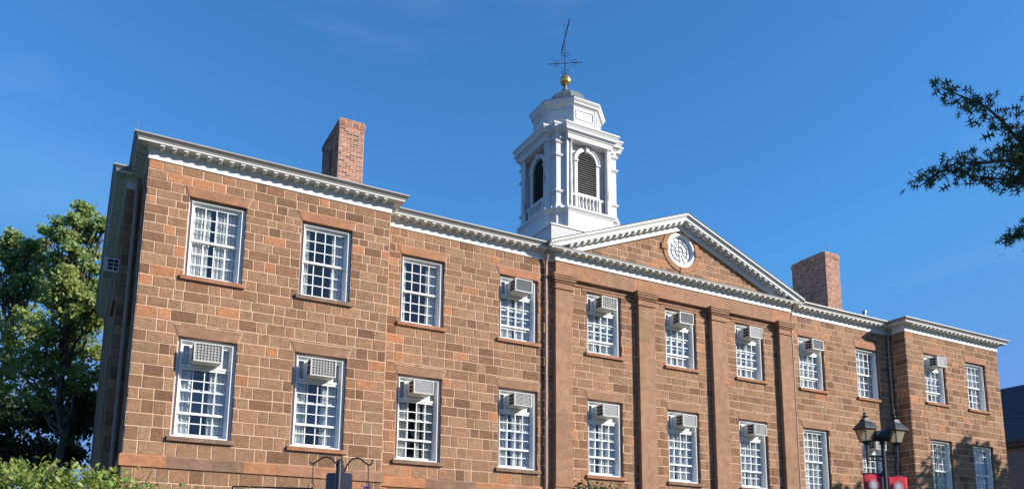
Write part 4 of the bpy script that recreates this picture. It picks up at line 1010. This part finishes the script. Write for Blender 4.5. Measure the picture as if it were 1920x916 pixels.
def lantern(off, dz):
    c = ax*off; z0 = ZT_-.03*k_+dz                        # z0 = underside cone
    ln = MB(); ln.tube([c+Vector((0,0,zA-.16)), c+Vector((0,0,z0))], .028, 8); ln.lathe([(.03,z0-.02),(.05,z0),(.11,z0+.06)], c, 4, math.pi/4)
    o = ln.build('lantern', M['iron'], lamp)
    a0 = math.atan2(ax.y,ax.x)+R(22)
    def sq(h, z): return [c+Vector((math.cos(a0+math.pi/4+k*math.pi/2)*h*1.414, math.sin(a0+math.pi/4+k*math.pi/2)*h*1.414, z)) for k in range(4)]
    b0, b1 = sq(.085,z0+.06), sq(.152,z0+.34)
    f = MB(); g_ = MB()
    for k in range(4):
        f.tube([b0[k],b1[k]], .013, 5); f.tube([b0[k],b0[(k+1) % 4]], .013, 5); f.tube([b1[k],b1[(k+1) % 4]], .014, 5)
        s = .97; q = [c+(p_-c)*1.0 for p_ in (b0[k],b0[(k+1) % 4],b1[(k+1) % 4],b1[k])]; g_.add(q, [(0,1,2,3)])
    f.build('lantern_frame', M['iron'], lamp); g_.build('lantern_glass', M['lampglass'], lamp)
    r_ = MB(); prof = [(.19,.335),(.19,.35),(.135,.44),(.09,.50),(.065,.56),(.06,.575)]; rings = [sq(h,z0+z) for h,z in prof]; vv = [p_ for q in rings for p_ in q]
    r_.add(vv, [(i*4+k,i*4+(k+1) % 4,(i+1)*4+(k+1) % 4,(i+1)*4+k) for i in range(len(prof)-1) for k in range(4)]+[(0,1,2,3),tuple(20+k for k in range(4))])
    r_.lathe([(.03,z0+.57),(.035,z0+.60),(.085,z0+.615),(.03,z0+.64),(.02,z0+.67),(.045,z0+.69),(.012,z0+.71),(.008,z0+.75),(.02,z0+.765),(.003,z0+.83)], c, 10)
    r_.build('lantern_roof', M['iron'], lamp)
    bl = MB(); bl.lathe([(.02,z0+.08),(.04,z0+.14),(.045,z0+.2),(.02,z0+.27)], c, 10); bl.build('bulb', M['milk'], lamp, smooth=True)
lantern(LOFF[0], DZ[0]); lantern(LOFF[1]-.0, DZ[1])
# floodlight between the lanterns
fl = tag(empty('loudspeaker', (PS.x,PS.y,ZT_+.02)), 'black drum shaped loudspeaker mounted on the post between the two lanterns', 'loudspeaker')
m = MB(); m.tube([ax*-.20+Vector((0,0,.13)), ax*-.17+Vector((0,0,.13)), ax*.12+Vector((0,0,.13)), ax*.17+Vector((0,0,.13))], [.11,.125,.125,.10], 16); m.build('body', M['iron'], fl)
m = MB(); m.tube([(0,0,0),(0,0,.03)], .05, 8); m.build('bracket', M['iron'], fl)
# banners
def banner(s, lb):
    z1 = at(1655,888 if s < 0 else 892,18).z; wdt = .33*k_; x0 = .065
    bn = tag(empty('banner', (PS.x,PS.y,z1)), lb, 'banner', 'red banners on the lamp post')
    nx = 10; vv = []; zz = [0,-.3,-.6,-.95]
    for zi in zz:
        for i in range(nx+1):
            u = x0+wdt*i/nx; q = ax*s*u+v2*(.005*math.sin(i*.8+zi*4)); vv.append((q.x,q.y,zi))
    f1 = [(j*(nx+1)+i,j*(nx+1)+i+1,(j+1)*(nx+1)+i+1,(j+1)*(nx+1)+i) for j in range(3) for i in range(nx)]
    m = MB(); m.add(vv, f1); cl_ = m.build('cloth', M['banner'], bn, smooth=True)
    sm = cl_.modifiers.new('thick','SOLIDIFY'); sm.thickness = .004
    m = MB(); q = ax*s; m.tube([q*.05, q*(x0+wdt+.03)], .012, 8); m.tube([q*.05+Vector((0,0,-.95)), q*(x0+wdt+.03)+Vector((0,0,-.95))], .012, 8); m.tube([q*.045+Vector((0,0,-.06)), q*.045+Vector((0,0,.05))], .03, 8); m.build('rod', M['iron'], bn)
    m = MB(); c = ax*s*(x0+wdt*.5)-v2*.026+Vector((0,0,-.255)); n = 28
    disc = [c+ax*.05*math.cos(2*math.pi*k/n)+Vector((0,0,.06*math.sin(2*math.pi*k/n))) for k in range(n)]; m.prism(disc, v2*.003)
    for k in range(n):                                     # sunburst rays
        a = 2*math.pi*k/n; d = ax*math.cos(a)+Vector((0,0,math.sin(a)*1.1)); e_ = ax*-math.sin(a)+Vector((0,0,math.cos(a)))
        m.prism([c+d*.055-e_*.006, c+d*.125-e_*.0015, c+d*.125+e_*.0015, c+d*.055+e_*.006], v2*.003)
    m.build('sunburst', M['bannerwhite'], bn)
banner(-1, 'red banner with a white sunburst on the left side of the lamp post'); banner(1, 'red banner with a white sunburst on the right side of the lamp post')
